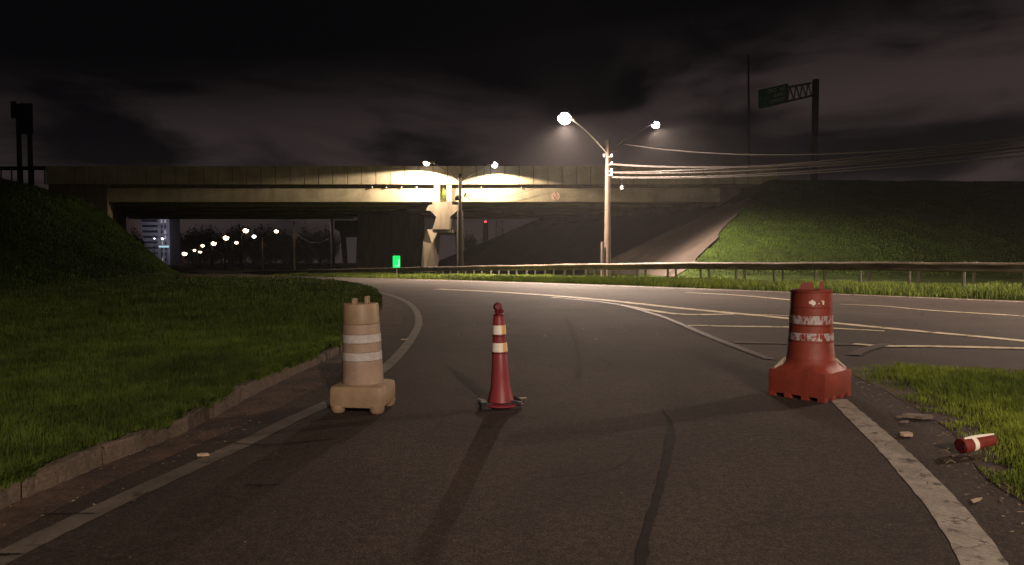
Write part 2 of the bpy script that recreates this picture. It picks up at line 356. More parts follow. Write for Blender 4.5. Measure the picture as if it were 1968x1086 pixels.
far_px = [(2300, 592), (1968, 578), (1700, 567.5), (1400, 556), (1200, 548.5), (1000, 542), (800, 536.5), (700, 534), (600, 531.5), (520, 530)]
far_edge = [G2(*p) for p in far_px]
e0 = far_edge[0]; le = far_edge[-1]
DIR = (-.466, 1.0)
def along(p, dy, s=0): return (p[0]+DIR[0]*dy+s, p[1]+dy)
road_poly = [(-18, -30), (70, -30), (70, e0[1]-(70-e0[0])*.25)]+far_edge+[along(le, 40), along(le, 160), along(le, 700), along(le, 700, -10), along(le, 160, -9), along(le, 40, -8), (le[0]-7.5, le[1]+2), (-14, 30), (-18, 10)]
sheet('road', road_poly, 0, M['asphalt'])
# slip-road surface, slightly darker, on top of the old carriageway
ramp_poly = smooth_line([G2(*p) for p in [(1650, 700), (1480, 690), (1370, 650), (1262, 606), (1170, 583), (1060, 568), (940, 559), (840, 556)]], 6)+[G2(*p) for p in [(760, 562)]]+[(-2.5, 14), (-2.2, 10), (-9, 6), (-18, 0), (-18, -12), (14, -12), (8.5, 0), (5.5, 3), (3.9, 5.4)]
sheet('slip_road', ramp_poly, .002, M['ramp'])
# lawn island, left
kerb_px = [(-420, 1190), (-200, 1060), (0, 968), (130, 912), (265, 862), (340, 829), (400, 800), (470, 760), (560, 718), (640, 680), (690, 643), (718, 610), (727, 582), (712, 562), (665, 549), (600, 541.5), (540, 538)]
kerbl = smooth_line([G2(*p) for p in kerb_px], 5)
lawn_poly = kerbl+[(-19, 40), (-24, 50), (-30, 66), (-37, 86), (-60, 88), (-60, -14), (kerbl[0][0]-1, -14)]
sheet('lawn', lawn_poly, .115, M['lawn'], thick=.25)
isl_px = [(2500, 712), (2200, 710), (1968, 710), (1850, 706), (1740, 702), (1655, 703), (1632, 712), (1650, 727), (1690, 745), (1730, 768), (1780, 798), (1828, 830), (1858, 868), (1890, 915), (1968, 968), (2120, 1060), (2400, 1200)]
isl = smooth_line([G2(*p) for p in isl_px], 4)
isl_poly = isl+[(5.5, 1.0), (30, 1.0), (30, isl[0][1])]
sheet('grass_island', isl_poly, .005, M['soil'])
# dirt along the kerb and debris bed inside the bend
dirt_px = [(-420, 1290), (-150, 1130), (0, 1040), (150, 960), (300, 890), (450, 826), (600, 752), (680, 705), (735, 665), (765, 630), (775, 605), (768, 588), (745, 574), (725, 566), (690, 556)]
dirtl = smooth_line([G2(*p) for p in dirt_px], 5)
dirt_poly = dirtl+list(reversed([p for p in kerbl if p[1] < dirtl[-1][1]]))
sheet('roadside_dirt', dirt_poly, .0045, M['soil'])
# kerb stones (weathered, sunk or missing in places)
def make_kerb():
    mb = MB(); acc = 0; i = 0; pts = kerbl
    seglen = .62; cum = [0]
    for a, b in zip(pts, pts[1:]): cum.append(cum[-1]+math.dist(a, b))
    tot = cum[-1]; k = 0
    def pos(s):
        return (float(np.interp(s, cum, [p[0] for p in pts])), float(np.interp(s, cum, [p[1] for p in pts])))
    s = 0
    while s < tot-seglen:
        n = 2
        a = pos(s+.01); b = pos(s+seglen-.012)
        mid = ((a[0]+b[0])/2, (a[1]+b[1])/2); ang = math.atan2(b[1]-a[1], b[0]-a[0]); ln = math.dist(a, b)
        sink = .028+.03*math.sin(s*.9+1)+.018*math.sin(s*2.7)+(.05 if random.random() < .06 else 0); sink *= min(1, max(0, (s-3)/2))
        mb.box((mid[0], mid[1], float(gz(mid[1]))-.012-sink), (ln, .15, .25), rot=(Matrix.Rotation(ang+random.uniform(-.02, .02), 3, 'Z') @ Matrix.Rotation(random.uniform(-.05, .05), 3, 'X')), bev=.018)
        s += seglen*(2 if random.random() < .0 else 1)
    bmesh.ops.subdivide_edges(mb.bm, edges=[e for e in mb.bm.edges if e.calc_length() > .3], cuts=7)
    for v in mb.bm.verts: v.co += Vector((random.uniform(-.011, .011), random.uniform(-.011, .011), random.uniform(-.013, .009)))
    o = mb.build('kerb', M['kerb']); tag(o, kind='structure')
make_kerb()
# painted lines
def PX(*p): return [G2(*q) for q in p]
strip('road_marking', PX((-160, 1160), (20, 1066), (170, 992), (330, 917), (470, 853), (560, 808), (640, 771), (700, 735), (752, 697), (790, 652), (805, 620), (797, 594), (775, 577), (742, 566), (700, 557)), [.135, .135, .13, .13, .15, .2, .25], .0075, M['lineleft'], rag=.004)
strip('road_marking', PX((1610, 768), (1700, 851), (1790, 946), (1850, 1020), (1905, 1110), (1960, 1230)), [.15, .17, .18, .18], .0055, M['line'], rag=.005)
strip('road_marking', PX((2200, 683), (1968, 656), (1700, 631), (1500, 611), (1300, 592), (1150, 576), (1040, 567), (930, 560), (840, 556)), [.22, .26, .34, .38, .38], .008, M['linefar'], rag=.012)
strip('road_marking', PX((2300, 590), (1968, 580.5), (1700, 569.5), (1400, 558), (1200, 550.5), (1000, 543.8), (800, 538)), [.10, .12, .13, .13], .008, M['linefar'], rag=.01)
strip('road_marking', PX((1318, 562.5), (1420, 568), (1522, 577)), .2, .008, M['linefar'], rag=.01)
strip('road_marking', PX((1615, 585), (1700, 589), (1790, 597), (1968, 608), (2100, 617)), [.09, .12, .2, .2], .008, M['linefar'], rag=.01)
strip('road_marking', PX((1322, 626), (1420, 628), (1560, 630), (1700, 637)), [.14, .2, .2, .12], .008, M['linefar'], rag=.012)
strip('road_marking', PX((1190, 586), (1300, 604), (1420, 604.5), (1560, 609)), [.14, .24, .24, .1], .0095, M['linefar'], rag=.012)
strip('road_marking', PX((1060, 572), (1170, 583), (1262, 606), (1370, 650), (1480, 692)), [.14, .14, .13, .12], .012, M['lineworn'], rag=.01)
strip('road_marking', PX((1410, 659), (1500, 661), (1650, 664), (1700, 664)), .13, .010, M['lineworn'], rag=.012)
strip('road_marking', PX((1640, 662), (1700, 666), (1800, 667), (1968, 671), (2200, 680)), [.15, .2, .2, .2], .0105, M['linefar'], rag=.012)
strip('road_marking', PX((1705, 662), (1660, 674), (1640, 684)), .16, .0125, M['lineworn'], rag=.012)
strip('road_marking', PX((1085, 610), (1108, 650), (1118, 690), (1110, 730)), [.05, .09, .05], .010, M['patch'], rag=.01)
# tar seams, patches and skid marks (real surface stains)
strip('tar_seam', PX((1272, 788), (1290, 822), (1282, 880), (1262, 960), (1238, 1050), (1225, 1130)), [.015, .06, .045, .04, .055], .0065, M['tar'], rag=.009)
strip('tar_seam', PX((430, 853), (520, 858), (640, 846)), [.01, .025, .008], .0122, M['tar'], rag=.004)
strip('tar_seam', PX((80, 992), (190, 991)), [.01, .02, .008], .0122, M['tar'], rag=.004)
strip('tar_seam', PX((-30, 1072), (45, 1070)), [.04, .03, .008], .0125, M['tar'], rag=.006)
strip('tar_seam', PX((1000, 748), (1040, 735)), [.01, .015, .004],   .0065, M['tar'], rag=.003)
for (a, b, w) in [((470, 934), (540, 934), .02), ((1180, 633), (1215, 636), .1)]:
    strip('oil_stain', PX(a, ((a[0]+b[0])/2, (a[1]+b[1])/2+1), b), [.01, w, .01],   .0082, M['tar'], rag=.01)

# ------------------------------------------------------------------ overpass
BY = 70.0
def make_bridge():
    br = empty('overpass', (0, BY, 0), 'long concrete overpass with panelled parapet crossing the whole road', 'bridge')
    x0 = -44.2; x1 = 25.0; pw = 1.36
    def z(y): return At(984, y, BY).z
    zt, zb = z(320), z(355); gt, gb = z(361), z(388)
    mb = MB(); x = x0; k = 0
    while x < x1:
        mb.box((x+pw/2+random.uniform(-.004, .004), -.25+random.uniform(-.012, .012), (zt+zb)/2), (pw-.06, .22, zt-zb), bev=.015); x += pw
    mb.build('parapet', M['concrete'], br)
    mb = MB(); mb.box(((x0+x1)/2, .0, (zt+zb)/2-.02), (x1-x0-.1, .2, zt-zb-.1)); mb.build('parapet_backing', M['dark'], br)
    mb = MB(); mb.prism_z([(x0+.15, .2), (x1-.15, .2), (x1-15, 34.8), (x0-18, 34.8)], zb-.25, zb+.05)
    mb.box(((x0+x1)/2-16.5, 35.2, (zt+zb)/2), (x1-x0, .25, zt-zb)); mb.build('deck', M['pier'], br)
    # girders: two spans meeting over the pier
    xm = At(855, 370, BY).x
    for sgn, (a, b) in enumerate([(-38.6, xm-.62), (xm+.62, 19.9)]):
        mb = MB()
        for q in range(6):
            yy = .1+.35+q*6.6
            mb.box(((a+b)/2-.466*(yy-.45), yy, (gt+gb)/2), (b-a, .7, gt-gb), bev=.03)
        mb.prism_z([(a+.05, .9), (b-.05, .9), (b-15.6, 34), (a-15.6, 34)], gb+.18, gb+.32)
        mb.build('girder', M['concrete'], br)
    # drain stubs on the ledge
    for px in (716, 743, 772, 801, 925, 1002):
        p = At(px, 358, BY); MB().box((p.x, -.06, gt+.05), (.09, .2, .12)).build('drain_outlet', M['white'], br)
    # end diaphragm posts over the pier
    for (a, b) in ((835, 846), (859, 868)):
        A = At(a, 370, BY).x; B = At(b, 370, BY).x
        MB().box(((A+B)/2, -.02, (zb+gb)/2-.02), (B-A, .5, zb-gb-.05), bev=.02).build('end_post', M['concrete'], br)
    MB().box((xm, .35, (zb+gb)/2-.02), (.9, .2, zb-gb-.1)).build('joint_wall', M['pier'], br)
    def pier(pts_fn, yo, s=1.0, name='pier'):
        Y = BY+yo
        def q(px, py): p = At(px, py, Y); return (p.x, p.z)
        root = bpy.data.objects.new(name, None); COL.objects.link(root); root.parent = br
        return q, root
    def w(pts, Y): return [(lambda p: (p.x, p.z))(At(px, py, Y)) for px, py in pts]
    # main pier: corbelled cap, neck, crossbeam, splayed legs
    Y = BY-.1
    mb = MB()
    mb.prism_y(w([(832, 388.5), (869, 388.5), (869, 394), (880, 394), (880, 405), (866, 417), (864, 441), (832, 441), (839, 417), (827, 405), (827, 394), (832, 394)], Y), -.5, 1.4)
    mb.prism_y(w([(819, 405), (822, 397), (826, 394), (827.2, 394), (827.2, 405)], Y), -.1, 1.2)
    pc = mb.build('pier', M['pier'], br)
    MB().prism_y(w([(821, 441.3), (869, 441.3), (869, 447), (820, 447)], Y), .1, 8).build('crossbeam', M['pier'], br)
    # near leg: kite-shaped slab folded down the middle
    mb = MB()
    A = [(823, 441.5), (832, 462), (813, 466), (808, 522)]
    P = lambda px, py, y: Vector((At(px, py, Y).x, y, At(px, py, Y).z))
    f = [mb.bm.verts.new(v) for v in (P(822, 441, -.45), P(844, 441, -.25), P(831.5, 469, -.75), P(838, 522, -.75), P(817, 522, -.8), P(808, 522, .2), P(812, 464, .3))]
    bk = [mb.bm.verts.new(v) for v in (P(824, 441, 1.6), P(844, 441, 1.6), P(838, 522, 1.6), P(810, 522, 1.6))]
    F_ = mb.bm.faces.new
    F_((f[0], f[2], f[4], f[5], f[6])) ; F_((f[2], f[3], f[4])); F_((f[0], f[1], f[2])); F_((f[1], bk[1], bk[2], f[3], f[2]))
    F_((f[0], f[6], f[5], bk[3], bk[0])); F_((bk[0], bk[3], bk[2], bk[1])); F_((f[0], bk[0], bk[1], f[1])); F_((f[5], f[4], f[3], bk[2], bk[3]))
    mb.build('pier_leg', M['pier'], br)
    MB().tube([P(868, 447, 6), P(876, 522, 6)], [.16, .3], 6).build('pier_leg', M['pier'], br)
    # far piers in the dark under the deck
    for (px, yo, s) in ((672, 30, 1.0), (1110, 34, .0)):
        if s == 0: continue
        Yf = BY+yo; g0 = float(gz(Yf))
        def wf(pts): return [(lambda p: (p.x, p.z))(At(a, b, Yf)) for a, b in pts]
        MB().prism_y(wf([(645, 424), (702, 424), (702, 440), (694, 456), (655, 456), (655, 446), (645, 440)]), yo-.6, yo+.8).build('pier', M['pier'], br)
        MB().prism_y(wf([(656, 456.3), (663, 456.3), (667, 522), (661, 522)]), yo-.4, yo+.7).build('pier_leg', M['pier'], br)
        MB().prism_y(wf([(687, 456.3), (694, 456.3), (692, 522), (685, 522)]), yo-.4, yo+.7).build('pier_leg', M['pier'], br)
    # broad wall pier in the unlit middle
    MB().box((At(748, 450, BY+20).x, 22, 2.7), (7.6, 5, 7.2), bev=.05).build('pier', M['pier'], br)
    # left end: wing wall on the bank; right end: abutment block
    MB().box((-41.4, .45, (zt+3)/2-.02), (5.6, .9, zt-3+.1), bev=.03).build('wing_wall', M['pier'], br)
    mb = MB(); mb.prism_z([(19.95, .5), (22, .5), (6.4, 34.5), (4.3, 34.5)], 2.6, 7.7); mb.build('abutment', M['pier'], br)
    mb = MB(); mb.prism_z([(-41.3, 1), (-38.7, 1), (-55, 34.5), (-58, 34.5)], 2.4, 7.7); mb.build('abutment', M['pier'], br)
    # painted round mark on the girder
    mk = MB(); c = At(1068, 377, BY)
    for k in range(12):
        a = k*math.pi/6; rr = .34
        if k in (3, 9): continue
        mk.box((c.x+rr*math.cos(a), .083, c.z+rr*1.0*math.sin(a)), (.17, .02, .11), rot=Matrix.Rotation(-a+1.57, 3, 'Y'))
    for dx, dz, l in ((-.14, .03, .42), (-.02, .1, .2), (.04, -.12, .26), (.17, .02, .44)):
        mk.box((c.x+dx, .082, c.z+dz), (.07, .02, l), rot=Matrix.Rotation(random.uniform(-.35, .35), 3, 'Y'))
    mk.build('painted_mark', M['pinkmark'], br)
    MB().box((At(826, 365, BY).x, .06, At(0, 365, BY).z), (.08, .1, .2)).build('bracket', M['dark'], br)
    MB().box((At(894, 373, BY).x, .0, At(0, 374, BY).z), (.16, .12, .4), rot=Matrix.Rotation(.5, 3, 'Y')).build('bracket', M['dark'], br)
    # loose cables hanging on the girder face
    def hang(p, q, sag, rr=.02):
        A = At(*p, BY-.35)-Vector((0, BY, 0)); B = At(*q, BY-.35)-Vector((0, BY, 0)); pts = []
        for k in range(15):
            t = k/14; v = A.lerp(B, t); v.z -= sag*4*t*(1-t); pts.append(v)
        return pts
    MB().tube(hang((900, 384), (1030, 362), .25), .018, 5).build('service_cable', M['wire'], br)
    MB().tube(hang((928, 357), (931, 325), 0), .03, 5).build('drain_pipe', M['wire'], br)
    return br
make_bridge()
# paved bank under the bridge (right): a slab following the bank
def make_paving():
    bm = bmesh.new(); rows = []
    ys = list(np.arange(49.5, 112, 1.5))
    for y in ys:
        t0 = float(side_toe(y))
        hmax = min(.43*(y-47.5), 6.6) if y < BY else 6.6
        row = []
        jit = .35*math.sin(y*1.3)+.25*math.sin(y*2.9+1)
        for k in range(9):
            h = (hmax+jit*.5-.15)*k/8; x = t0+h/.64
            row.append(bm.verts.new((x, y, float(gz(y))+h+.06)))
        rows.append(row)
    for a, b in zip(rows, rows[1:]):
        for k in range(8): bm.faces.new((a[k], a[k+1], b[k+1], b[k]))
    for f in bm.faces:
        f.normal_update()
        if f.normal.z < 0: f.normal_flip()
    me = bpy.data.meshes.new('paved_bank'); bm.to_mesh(me); bm.free(); me.materials.append(M['paving'])
    o = bpy.data.objects.new('paved_bank', me); COL.objects.link(o); tag(o, kind='structure')
make_paving()

# ------------------------------------------------------------------ street lamps
def spot(parent, loc, power, aim, size=150, blend=.4, col=WARM, rad=.14):
    ld = bpy.data.lights.new('bulb', 'SPOT'); ld.energy = power; ld.color = col; ld.spot_size = R(size); ld.spot_blend = blend; ld.shadow_soft_size = rad
    o = bpy.data.objects.new('bulb', ld); COL.objects.link(o); o.parent = parent; o.location = loc
    o.rotation_mode = 'QUATERNION'; o.rotation_quaternion = Vector(aim).to_track_quat('-Z', 'Y')
    return o
def lamp_head(parent, tip, d, s, lens_mat, droop=-.12):
    ls = 1.5 if (lens_mat.name == 'lamp_lens' and s > 1.3) else (1.35 if lens_mat.name in ('lamp_lens', 'lamp_lens_cool') else 1.0)
    """tip: end of the arm (local), d: horizontal outward direction"""
    d = Vector((d[0], d[1], 0)).normalized(); f = (d+Vector((0, 0, -droop))).normalized()
    q = f.to_track_quat('X', 'Z').to_matrix()
    c = Vector(tip)+f*.30*s
    mb = MB(); mb.ball(c, .36*s, (1, .46, .30), 3, q)
    mb.tube([Vector(tip)-f*.25*s, Vector(tip)+f*.1*s], [.05*s, .09*s], 8)
    h = mb.build('lamp_head', M['galv'], parent, smooth=True)
    lc = c-Vector((0, 0, .085*s))+f*.03*s
    MB().ball(lc, (.19 if 'far' in lens_mat.name or 'white' in lens_mat.name and s > 1.4 else .21)*s*ls, (1, 1, 1) if ('far' in lens_mat.name or 'white' in lens_mat.name) else (1, .85, .8), 3, q).build('lens', lens_mat, h, smooth=True)
    return h, lc-Vector((0, 0, .17*s*ls+.04))
def curve_arm(a, b, rise, n=9):
    a = Vector(a); b = Vector(b); pts = []
    for k in range(n):
        t = k/(n-1); v = a.lerp(b, t); v.z += rise*math.sin(math.pi*t)*.5*(1+.6*t); pts.append(v)
    return pts
def street_lamp(px, ytop, Y, arms, label, group='double armed street lamps along the road', r=.2, base=None, lean=(0, 0)):
    g = float(gz(Y)); top = At(px[0], ytop, Y); x = top.x
    root = empty('street_lamp', (x, Y, g-.05), label, 'street lamp', group)
    H = top.z-g
    lx = lean[0]
    MB().tube([(0, 0, -.2), (lx*.4, 0, H*.4), (lx, 0, H)], [r, r*.8, r*.58], 12).build('pole', M['pole'], root, smooth=True)
    out = []
    for (apx, apy, lpx, lpy, Yo, s, lm) in arms:
        A = At(apx, apy, Y)-Vector((x, Y, g)); B = At(lpx, lpy, Y+Yo)-Vector((x, Y, g))
        d = Vector((B.x-A.x, B.y-A.y, 0)); dn = d.normalized()
        B2 = B-dn*.42*s
        A.x = 0
        arm = MB().tube(curve_arm(A, B2, .25), [.055, .055, .05, .05, .045, .045, .04, .04, .04], 8).build('arm', M['galv'], root, smooth=True)
        h, lp = lamp_head(root, B2, dn, s, lm)
        out.append((h, lp, dn))
    return root, out, H
# main lamp by the guardrail
root, o, H = street_lamp((1168,), 268, 48, [(1166, 294, 1082, 224, -2.2, 1.35, M['lens']), (1168, 294, 1262, 238, 3.0, 1.0, M['lens_cool'])],
                         'tallest double armed street lamp, its left lamp glaring white, behind the guardrail', r=.235)
def to_local(h, w): return w
spot(o[0][0], o[0][1], P_MAIN, (.12, -.14, -1), 158, .75)
spot(o[1][0], o[1][1], P_MAIN2, (.3, -.25, -1), 150, .6)
MB().tube([(-.38, -.28, 0), (-.36, -.26, 2.4)], .09, 8).build('conduit', M['pole'], root)
for k, zz in enumerate((H-1.1, H-1.6, H-2.05, H-2.3)):
    MB().box((.14, -.16, zz), (.3, .1, .07)).build('bracket', M['galv'], root)
    MB().lathe([(.05, zz+.03), (.07, zz+.07), (.05, zz+.11), (.07, zz+.14), (.03, zz+.18)], 10, c=(.25, -.16)).build('insulator', M['white'], root)
MB().box((-.24, -.05, H-1.0), (.12, .16, .2)).build('clamp', M['galv'], root)
main_root, main_H = root, H
# second lamp in front of the overpass
root, o, H = street_lamp((884,), 333, 67, [(883, 349, 817, 311, .9, 1.45, M['lens_small']), (885, 350, 953, 315, .9, 1.25, M['lens_cool2'])],
                         'double armed street lamp right in front of the overpass beside its pier', r=.22)
spot(o[0][0], o[0][1], P_BRIDGE, (-.13, .03, -1), 160, .10, BWARM)
spot(o[1][0], o[1][1], P_BRIDGE*.7, (.04, .03, -1), 157, .12, BWARM)
MB().ball((-.25, -.25, H-2.2), .3, (.8, .8, .9), 2).build('transformer', M['pole'], root, smooth=True)
MB().tube([(0, -.25, H-1.8), (.3, -.3, H-2.4), (.15, -.25, H-3.2)], .03, 6).build('service_cable', M['dark'], root)
MB().tube([(0, 0, -.2), (0, 0, H-3.4)], [.31, .27], 12).build('pole_sleeve', M['pole'], root, smooth=True)
# lamps beyond the overpass: a few with their own light
FARG = 'small street lamps seen beneath the overpass'
def far_lamp(px, Y, lamps, ptop, label, r=.16, lm='lens_far', light=0, lean=(0, 0), s=1.0):
    g = float(gz(Y)); t = At(px, ptop, Y)
    root = empty('street_lamp', (t.x, Y, g), label, 'street lamp', FARG)
    H = t.z-g
    MB().tube([(0, 0, -.3), (lean[0]*.5, 0, H*.5), (lean[0], 0, H)], [r, r*.85, r*.65], 8).build('pole', M['pole'], root, smooth=True)
    for (lx, ly) in lamps:
        B = At(lx, ly, Y)-Vector((t.x, Y, g)); dn = Vector((B.x, B.y+.01, 0)).normalized()
        A = Vector((lean[0]*.97, 0, max(H-.5, 1)))
        MB().tube(curve_arm(A, B-dn*.3, .2, 7), .05, 6).build('arm', M['galv'], root)
        h, lp = lamp_head(root, B-dn*.42*s, dn, s, M[lm])
        if light: spot(h, lp, light, (.0, -.1, -1), 150, .6)
    return root
far_lamp(565, 116, [(520, 411), (606, 413)], 425, 'street lamp with two bare arms rising behind the overpass edge, a thin pole', r=.17, light=P_FAR*.35)
far_lamp(640, 108, [(598, 404)], 408, 'thick leaning lamp post just left of the dark far pier', r=.30, lean=(-.3, 0), light=P_FAR*.5)
far_lamp(503, 150, [(533, 443)], 455, 'lamp post with one right arm beside the slack cables', r=.30, light=P_FAR*.3, s=2.2)
far_lamp(463, 162, [(475, 441)], 452, 'lamp post carrying the highest and largest yellow far lamp', r=.25, s=3.2)
far_lamp(461, 190, [(490, 453)], 462, 'lamp post with a white lamp right below the largest yellow far lamp', r=.22, s=2.6, lm='lens_white')
far_lamp(432, 205, [(437, 455)], 462, 'lamp post carrying the second highest yellow far lamp', r=.28, s=4.0)
far_lamp(447, 255, [(456, 465)], 470, 'lamp post with a small pinkish lamp between two yellow ones', r=.25, s=3.2)
far_lamp(408, 265, [(413, 466)], 472, 'lamp post with a yellow lamp, third of the row from the right', r=.35, s=4.6)
far_lamp(384, 330, [(391, 471)], 475, 'lamp post with a small pink lamp above its twin', r=.35, s=4.0)
far_lamp(378, 350, [(386, 483)], 486, 'low lamp post with a small pink lamp beneath its twin', r=.35, s=4.0)
far_lamp(370, 400, [(375, 480)], 484, 'faint lamp post with the small pink lamp left of the twin lamps', r=.4, s=4.0)
far_lamp(351, 480, [(357, 486)], 489, 'faraway lamp post with a warm lamp, second from the left of the row', r=.4, s=8)
far_lamp(324, 560, [(329, 490)], 492, 'farthest lamp post, leftmost of the row beneath the overpass', r=.4, s=7)
# lamps outside the picture for the near road; the rear one is added fill
def free_lamp(loc, aim_dir, Hh, label, power, aim, size=165, blend=.5):
    root = empty('street_lamp', (loc[0], loc[1], 0), label, 'street lamp')
    MB().tube([(0, 0, -.2), (0, 0, Hh)], [.22, .13], 10).build('pole', M['pole'], root, smooth=True)
    d = Vector((aim_dir[0], aim_dir[1], 0)).normalized()
    B = d*2.4+Vector((0, 0, Hh+1.0))
    MB().tube(curve_arm((0, 0, Hh-.4), B, .25), .05, 8).build('arm', M['galv'], root, smooth=True)
    h, lp = lamp_head(root, B, d, 1.2, M['lens'])
    spot(h, lp, power, aim, size, blend); return root
side_root = free_lamp((27, 20), (-1, -.2), 8.4, 'street lamp outside the picture to the right of the guardrail', P_SIDE, (-.22, -.0, -1), 144)
free_lamp((3.5, -13), (.2, .5), 6.4, 'added fill lamp outside the picture behind the viewer', P_REAR_FILL, (.16, .55, -1), 146, .9)

# ------------------------------------------------------------------ overhead cables
def cable(A, B, sag, r, label, nm='overhead_cable', group=None, n=28):
    A = Vector(A); B = Vector(B); pts = []
    for k in range(n):
        t = k/(n-1); v = A.lerp(B, t); v.z -= sag*4*t*(1-t); pts.append(v)
    o = MB().tube(pts, r, 6).build(nm, M['wire'], org=A); tag(o, label, 'cable', group)
mr = main_root.location
cabs = [(At(1200, 277, 47.9), 6.7, 1.55)]+[(Vector((mr.x+.28, 47.85, mr.z+main_H-a)), b, c) for a, b, c in ((1.55, 6.5, 1.15), (1.62, 6.1, 1.0), (2.1, 6.3, .65), (2.15, 5.9, .7), (2.4, 5.9, .75), (2.45, 5.6, .7))]
labs = ['top overhead cable sagging from the right arm of the tall lamp']+['thin overhead cable in the bundle leaving the tall lamp post']*6
for k, (A, zB, sag) in enumerate(cabs):
    cable(A, (27-.1, 20+.1*k, zB), sag, .034 if k else .042, labs[k], group='overhead cables strung from the tall lamp post')
# hanging fitting under the cables
p = At(1195, 362, 47.6); root = empty('hanging_fitting', (p.x, p.y, p.z), 'small dark fitting hanging by a wire under the overhead cables', 'fitting')
MB().tube([(0, 0, .2), (0, 0, .95)], .018, 5).build('hanger', M['wire'], root)
MB().ball((0, 0, 0), .17, (.8, .8, 1.2), 2).build('body', M['dark'], root, smooth=True)
MB().box((0, -.14, -.02), (.12, .03, .06)).build('plate', M['white'], root)
# slack cables beyond the overpass
cable(At(503, 460, 149), At(568, 462, 116), 2.4, .05, 'slack pale cable drooping between two far lamp posts', n=20)
cable(At(566, 445, 116), At(638, 455, 108), 1.3, .05, 'dark slack cable from the thin far post to the leaning one', n=20)

# ------------------------------------------------------------------ guardrails
def make_rail(pxs, off, label, posts_every, hbias=0, extra=0, face=1):
    """pxs: (px, base y, top y)"""
    base = []; top = []
    for (px, yb, yt) in pxs:
        b = G(px, yb); t = At(px, yt, b.y); base.append(b); top.append(t.z)
    bx = np.array([b.x for b in base]); by = np.array([b.y for b in base]); tz = np.array(top)
    cum = np.concatenate([[0], np.cumsum(np.hypot(np.diff(bx), np.diff(by)))]); tot = cum[-1]
    def smoothv(s, v):
        return float(np.interp(s, cum, v))
    n = 90; S_ = np.linspace(0, tot, n)
    X = np.interp(S_, cum, bx); Y = np.interp(S_, cum, by); Z = np.interp(S_, cum, tz)
    for _ in range(10):
        X[1:-1] = (X[:-2]+X[1:-1]*2+X[2:])/4; Y[1:-1] = (Y[:-2]+Y[1:-1]*2+Y[2:])/4; Z[1:-1] = (Z[:-2]+Z[1:-1]*2+Z[2:])/4
    T = np.stack([np.gradient(X), np.gradient(Y)], -1); T /= np.linalg.norm(T, axis=1, keepdims=True); Nn = np.stack([T[:, 1], -T[:, 0]], -1)
    # make Nn point to the road (towards the camera)
    if (Nn[n//2] @ np.array([-X[n//2], -Y[n//2]])) < 0: Nn = -Nn
    X = X-Nn[:, 0]*off; Y = Y-Nn[:, 1]*off
    k0 = 0
    root = empty('guardrail', (X[0], Y[0], float(gz(Y[0]))), label, 'guardrail', 'steel guardrails on the far verge')
    O = Vector(root.location)
    # W profile: (out towards road, down from top)
    prof = [(-.07, .006), (.055, -.008), (.09, -.055), (.085, -.10), (.02, -.145), (.02, -.19), (.085, -.235), (.085, -.285), (.035, -.325), (-.0, -.33)]
    prof = [(a*face, b) for a, b in prof]
    bm = bmesh.new(); prev = None
    for i in range(n):
        wob = .012*math.sin(i*.7)+.008*math.sin(i*1.9+1)
        ring = [bm.verts.new(Vector((X[i]+Nn[i, 0]*a, Y[i]+Nn[i, 1]*a, Z[i]+b+hbias+wob))-O) for a, b in prof]
        if prev:
            for a in range(len(prof)-1): bm.faces.new((prev[a], prev[a+1], ring[a+1], ring[a]))
        prev = ring
    me = bpy.data.meshes.new('rail_beam'); bm.to_mesh(me); bm.free(); me.materials.append(M['rail']); o = bpy.data.objects.new('rail_beam', me); COL.objects.link(o); o.parent = root
    md = o.modifiers.new('th', 'SOLIDIFY'); md.thickness = .006
    s = 1.0
    while s < tot:
        i = np.interp(s, S_, np.arange(n)); x = np.interp(i, np.arange(n), X); y = np.interp(i, np.arange(n), Y); z = np.interp(i, np.arange(n), Z)
        nx = np.interp(i, np.arange(n), Nn[:, 0]); ny = np.interp(i, np.arange(n), Nn[:, 1]); ang = math.atan2(ny, nx)
        g = float(gz(y))
        mb = MB(); ln = random.uniform(-.03, .03)
        c = Vector((x-nx*.13*face, y-ny*.13*face, 0))
        hh = z+hbias-.02+extra-g+.25
        rotm = Matrix.Rotation(ang, 3, 'Z') @ Matrix.Rotation(random.uniform(-.02, .02), 3, 'X')
        mb.box((c.x-O.x, c.y-O.y, g-.25+hh/2-O.z), (.012, .11, hh), rot=rotm)
        for sg in (-1, 1): mb.box((c.x+sg*.05*nx-O.x, c.y+sg*.05*ny-O.y, g-.25+hh/2-O.z), (.012, .07, hh*.998), rot=rotm @ Matrix.Rotation(0, 3, 'Z'))
        q = mb.build('post', M['galv'], root)
        sp = MB().box((x-nx*.06*face-O.x, y-ny*.06*face-O.y, z+hbias-.12-O.z), (.12, .12, .26), rz=ang, bev=.01).build('spacer', M['galv'], q)
        s += posts_every
    return root
railA = [(2330, 577, 506), (1968, 561, 505), (1885, 558, 504.5), (1560, 547.5, 504), (1330, 541, 504.5), (1160, 537, 506.5), (1000, 533.5, 509.5), (800, 530, 513.5), (620, 527, 518), (470, 523.5, 522)]
make_rail(railA, 0, 'near steel guardrail with a pale lit top edge, closest to the road', 2.0)
make_rail(railA, .95, 'second steel guardrail directly behind the near one, facing away from the road', 2.0, hbias=.0, face=-1)

